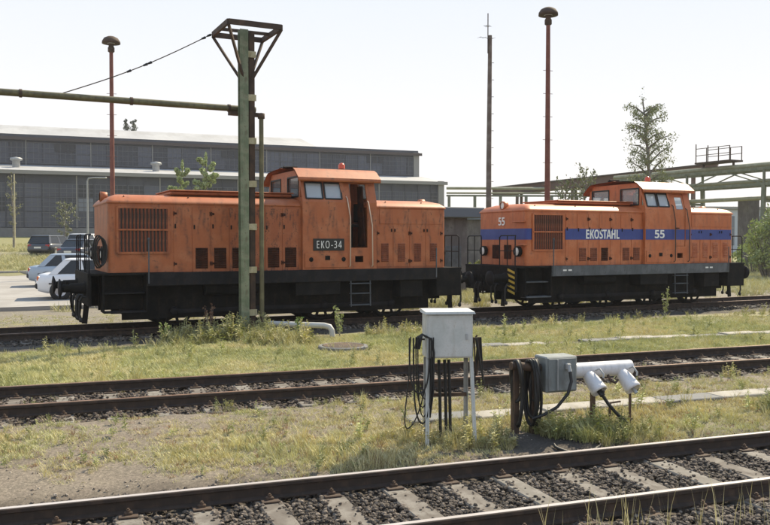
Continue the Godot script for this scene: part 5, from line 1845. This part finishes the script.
func blade_mesh(n: int, h: float, spread: float, w: float, lean: float) -> ArrayMesh:
	var st := mb()
	for i in n:
		var a := rng.randf() * TAU
		var r := sqrt(rng.randf()) * spread
		var b := Vector3(cos(a) * r, -0.01, sin(a) * r)
		var hh := h * rng.randf_range(0.5, 1.15)
		var la := rng.randf() * TAU
		var l := Vector3(cos(la), 0, sin(la)) * lean * hh * rng.randf_range(0.3, 1.2)
		var sd := Vector3(-sin(la + 0.6), 0, cos(la + 0.6)) * w * 0.5
		var m := b + Vector3(0, hh * 0.55, 0) + l * 0.35
		var tip := b + Vector3(0, hh, 0) + l
		quad(st, b - sd, m - sd * 0.8, m + sd * 0.8, b + sd)
		tri(st, m - sd * 0.8, tip, m + sd * 0.8)
	return mesh_of(st)
func herb_mesh(h: float, w: float, n: int) -> ArrayMesh:
	var st := mb()
	for s in 3:
		var top := Vector3(rng.randf_range(-w, w) * 0.5, h * rng.randf_range(0.7, 1.0), rng.randf_range(-w, w) * 0.5)
		tube(st, [Vector3(0, -0.02, 0), top * 0.5 + Vector3(0, 0.02, 0), top], 0.004, 4, 0.002)
		for i in n:
			var f := rng.randf_range(0.1, 1.0)
			var a := rng.randf() * TAU
			var p := top * f
			var l := w * rng.randf_range(0.35, 0.7) * (1.15 - f * 0.7)
			var e := p + Vector3(cos(a) * l, l * rng.randf_range(-0.1, 0.6), sin(a) * l)
			var sd := Vector3(-sin(a), 0.15, cos(a)) * l * 0.22
			var m := p.lerp(e, 0.5) + Vector3(0, 0.01, 0)
			quad(st, p, m + sd, e, m - sd)
	return mesh_of(st)

func make_grass():
	var short := [blade_mesh(18, 0.05, 0.09, 0.007, 0.9), blade_mesh(18, 0.07, 0.1, 0.007, 1.0)]
	var tall := [blade_mesh(22, 0.15, 0.08, 0.007, 0.7), blade_mesh(18, 0.22, 0.07, 0.007, 0.6)]
	var herbs := [herb_mesh(0.22, 0.12, 9), herb_mesh(0.34, 0.14, 12), herb_mesh(0.14, 0.14, 8)]
	var sl := [[], []]; var sc := [[], []]
	var tl := [[], []]; var tc := [[], []]
	var hl := [[], [], []]; var hc := [[], [], []]
	var straw := Color(0.55, 0.48, 0.27); var green := Color(0.23, 0.25, 0.1); var yg := Color(0.46, 0.46, 0.23); var red := Color(0.27, 0.15, 0.09)
	var tries := 150000
	for i in tries:
		# a trapezoid that the camera sees, denser close by
		var d := 7.2 + 17.5 * pow(rng.randf(), 1.35)
		var x := rng.randf_range(-0.53, 0.55) * d
		var z := -d
		var g := grassy(x, z)
		if rng.randf() > g * 1.05 - 0.06: continue
		var y := ground_h(x, z)
		var f := f_of(x, z)
		var n := n_mid.get_noise_2d(x * 1.3 + 9.0, z * 1.3) * 0.5 + 0.5
		var nb := n_big.get_noise_2d(x * 1.5, z * 1.5 + 40.0)
		var fresh := clampf(n * 0.8 + nb * 0.5 + (0.02 if f.y > 13.4 else -0.25), 0.0, 1.0)
		var c := straw.lerp(yg, clampf(fresh * 1.7, 0, 1)).lerp(green, clampf(fresh * 1.6 - 0.75, 0, 1)) * rng.randf_range(0.75, 1.25)
		if f.y < 11.3 and rng.randf() < 0.07: c = red * rng.randf_range(0.8, 1.2)
		var sc_ := rng.randf_range(0.5, 1.25) * (0.55 + 0.5 * g)
		var b := Basis(Vector3.UP, rng.randf() * TAU).scaled(Vector3(sc_, sc_, sc_))
		var k := rng.randi() % 2
		var tallness := 0.035 if f.y < 13.4 else 0.015
		if n_mid.get_noise_2d(x * 0.8, z * 0.8 + 200.0) > 0.28: tallness = 0.14 if f.y < 13.4 else 0.06
		var rr := rng.randf()
		if rr < tallness:
			tl[k].append(Transform3D(b, Vector3(x, y, z))); tc[k].append(c.lerp(straw, rng.randf() * 0.5))
		elif rr < tallness + (0.012 if f.y < 13.4 else 0.005):
			var q := rng.randi() % 3
			hl[q].append(Transform3D(b, Vector3(x, y, z))); hc[q].append(green.lerp(yg, rng.randf()) * rng.randf_range(0.7, 1.2))
		else:
			sl[k].append(Transform3D(b, Vector3(x, y, z))); sc[k].append(c)
	# extra tufts: weedy mound round the pylon, clumps at the cabinet and the stand, along the engines' shade edge
	var clumps := [[-3.2, -19.0, 0.7, 190, 1.7, 0.6], [-2.5, -18.4, 0.7, 150, 1.4, 0.5], [-4.3, -18.8, 0.4, 50, 1.6, 0.7], [-4.3, -18.2, 0.45, 60, 1.7, 0.6], [-2.1, -18.1, 0.5, 80, 1.6, 0.4],
		[0.8, -9.65, 0.3, 80, 0.9, 0.3], [1.15, -9.75, 0.3, 80, 0.9, 0.35], [0.3, -9.8, 0.25, 40, 0.9, 0.3], [2.45, -10.2, 0.45, 170, 1.1, 0.85], [2.05, -10.3, 0.25, 50, 0.9, 0.9], [2.95, -10.2, 0.35, 70, 0.8, 0.6], [5.6, -11.6, 0.4, 60, 1.0, 0.9]]
	for i in 46:
		var u := rng.randf_range(-2.0, 26.0)
		var w := LP(u, 18.05 + rng.randf_range(-0.35, 0.25))
		clumps.append([w.x, w.z, rng.randf_range(0.15, 0.4), rng.randi_range(4, 14), rng.randf_range(0.5, 1.2), rng.randf_range(0.2, 0.6)])
	for i in 30:
		var w := FP(rng.randf_range(-6.0, 16.0), [13.4, 11.25, 7.98][i % 3] + rng.randf_range(-0.1, 0.1))
		clumps.append([w.x, w.z, rng.randf_range(0.08, 0.2), rng.randi_range(3, 8), rng.randf_range(0.5, 0.9), rng.randf_range(0.2, 0.8)])
	for q in 9:
		var w := FP(rng.randf_range(-4.0, 14.0), 12.35 + rng.randf_range(-0.5, 0.5))
		clumps.append([w.x, w.z, 0.12, 7, 0.6, 0.9])
	for c in clumps:
		for i in c[3]:
			var a := rng.randf() * TAU
			var r: float = sqrt(rng.randf()) * c[2]
			var x: float = c[0] + cos(a) * r * 1.3; var z: float = c[1] + sin(a) * r
			var s: float = c[4] * rng.randf_range(0.5, 1.15)
			var b := Basis(Vector3.UP, rng.randf() * TAU).scaled(Vector3(s, s, s))
			var col: Color = straw.lerp(green, clampf(c[5] + rng.randfn() * 0.2, 0, 1)) * rng.randf_range(0.8, 1.2)
			var T := Transform3D(b, Vector3(x, ground_h(x, z), z))
			if rng.randf() < 0.4:
				var k := rng.randi() % 3
				hl[k].append(T); hc[k].append(col)
			else:
				var k := rng.randi() % 2
				tl[k].append(T); tc[k].append(col)
	var o := Node3D.new()
	o.name = "grass"; add_child(o)
	tag(o, "short dry yellow-green grass covering the ground between the tracks", "grass", "", "stuff")
	for k in 2: multi("turf", short[k], M.grass, sl[k], sc[k], o)
	var o2 := Node3D.new()
	o2.name = "tall_grass"; add_child(o2)
	tag(o2, "taller tufts of grass and weeds standing among the short turf", "grass", "", "stuff")
	for k in 2: multi("tufts", tall[k], M.grass, tl[k], tc[k], o2)
	for k in 3: multi("weeds", herbs[k], M.leaf, hl[k], hc[k], o2)
	print("grass ", sl[0].size() + sl[1].size(), " tall ", tl[0].size() + tl[1].size(), " herbs ", hl[0].size() + hl[1].size() + hl[2].size())
	# far meadow tufts on the bank, the gravel margin and beside the right siding
	var fl := []; var fc := []
	for i in 26000:
		var d := rng.randf_range(26.0, 74.0)
		var x := rng.randf_range(-0.5, 0.5) * d
		var l := l_of(x, -d)
		if l.y < 23.6: continue
		if l.x < 13.0 and l.y > 28.2 and l.y < 50.9: continue
		if l.x < 14.0 and l.y > 60.5 and l.y < 67.5: continue
		if l.y < 28.2 and n_mid.get_noise_2d(x, -d) < 0.12: continue
		if l.y > 37.0 and l.y < 39.4 and rng.randf() < 0.7: continue
		var s := rng.randf_range(1.2, 2.6)
		fl.append(Transform3D(Basis(Vector3.UP, rng.randf() * TAU).scaled(Vector3(s * 1.3, s, s * 1.3)), Vector3(x, ground_h(x, -d), -d)))
		fc.append(Color(0.38, 0.38, 0.22).lerp(straw, rng.randf() * 0.7) * rng.randf_range(0.8, 1.2))
	var o3 := multi("far_grass", tall[0], M.grass, fl, fc)
	tag(o3, "bright grass on the bank and verges behind the locomotives", "grass", "", "stuff")
	# loose chippings and clods on the bare earth
	var pl := []; var pcol := []
	for i in 8000:
		var d := 7.6 + 9.5 * pow(rng.randf(), 1.3)
		var x := rng.randf_range(-0.52, 0.54) * d
		var f := f_of(x, -d)
		if f.y < 8.2 or (f.y > 11.2 and f.y < 13.5) or l_of(x, -d).y > 18.3: continue
		if grassy(x, -d) > 0.5 or n_fine.get_noise_2d(x * 0.6, -d * 0.6) < -0.1: continue
		var r := rng.randf_range(0.006, 0.017) * (1.9 if rng.randf() < 0.05 else 1.0)
		pl.append(Transform3D(Basis.from_euler(Vector3(rng.randf(), rng.randf() * TAU, rng.randf())).scaled(Vector3(r, r * 0.7, r)), Vector3(x, ground_h(x, -d) + r * 0.2, -d)))
		pcol.append(Color(0.1, 0.08, 0.065).lerp(Color(0.38, 0.33, 0.27), rng.randf()))
	tag(multi("loose_chippings", stone_meshes()[0], M.stone, pl, pcol), "small stones and clods scattered over the bare earth between tracks", "gravel", "", "stuff")
	# a few single plants that stand out
	var singles := [["dock_plant", "rust brown dried dock plant left of the pylon foot", Vector3(-4.15, 0, -19.5), 0.85, Color(0.14, 0.07, 0.04), Color(0.22, 0.12, 0.07)],
		["leafy_weed", "upright green weed standing right of the pylon above grey pipe", Vector3(-1.95, 0, -18.95), 0.62, Color(0.12, 0.19, 0.05), Color(0.24, 0.3, 0.1)],
		["leafy_weed", "single pale weed spike right of the manhole before the dark wheels", Vector3(-1.05, 0, -19.3), 0.75, Color(0.24, 0.28, 0.11), Color(0.36, 0.38, 0.18)],
		["leafy_weed", "tall green weed left of the pylon in front of black shade", Vector3(-4.9, 0, -18.4), 0.55, Color(0.16, 0.22, 0.07), Color(0.28, 0.33, 0.13)],
		["leafy_weed", "tall pale weed before the right locomotive's cab steps", Vector3(8.1, 0, -24.0), 0.95, Color(0.24, 0.27, 0.11), Color(0.36, 0.37, 0.18)],
		["leafy_weed", "bushy green weed at the right end of the middle track's verge", Vector3(5.9, 0, -12.3), 0.4, Color(0.16, 0.22, 0.06), Color(0.26, 0.32, 0.1)]]
	for s in singles:
		var p: Vector3 = s[2]
		p.y = ground_h(p.x, p.z)
		var t := thing(s[0], s[1], "weed", p)
		var st := mb(); var lv := mb()
		for i in 5:
			var a := rng.randf() * TAU
			var top := Vector3(cos(a) * 0.12, s[3] * rng.randf_range(0.7, 1.0), sin(a) * 0.12)
			tube(st, [Vector3(0, -0.03, 0), top * 0.5, top], 0.007, 5, 0.003)
			for j in 6: leaf_cloud(lv, top * (0.3 + 0.13 * j), Vector3(0.05, 0.06, 0.05), 7, 0.03, s[4], s[5])
		obj("stalks", st, M.bark, t)
		obj("leaves", lv, M.leaf, t)
	# straw stalks at the very front
	var fs := []; var fcc := []
	var stalk := blade_mesh(3, 0.5, 0.03, 0.006, 0.25)
	for i in 26:
		var w := FP(rng.randf_range(3.2, 5.6), rng.randf_range(5.55, 5.85))
		var s := rng.randf_range(0.7, 1.15)
		fs.append(Transform3D(Basis(Vector3.UP, rng.randf() * TAU).scaled(Vector3(s, s, s)), Vector3(w.x, ground_h(w.x, w.z), w.z)))
		fcc.append(straw * rng.randf_range(0.8, 1.3))
	tag(multi("straw_stalks", stalk, M.grass, fs, fcc), "pale straw stalks along the bottom edge before the nearest track", "grass", "", "stuff")

func _ready():
	rng.seed = 20240611
	n_big.seed = 5; n_big.frequency = 0.22; n_big.fractal_octaves = 2
	n_mid.seed = 8; n_mid.frequency = 0.7; n_mid.fractal_octaves = 3
	n_fine.seed = 13; n_fine.frequency = 2.2; n_fine.fractal_octaves = 2
	set_stage()
	make_materials()
	make_ground()
	make_tracks()
	make_hall()
	make_far()
	print("structure ", Time.get_ticks_msec())
	locomotive("weathered orange shunting locomotive with black number plate and open cab door", 2.68, 1.031, false)
	locomotive("cleaner orange shunting locomotive with blue stripe and white lettering", 14.41, 0.969, true)
	make_pylon()
	make_cabinet()
	make_socket_stand()
	make_slab_paths()
	make_masts()
	make_cars()
	print("objects ", Time.get_ticks_msec())
	make_trees()
	make_grass()
	print("done ", Time.get_ticks_msec())
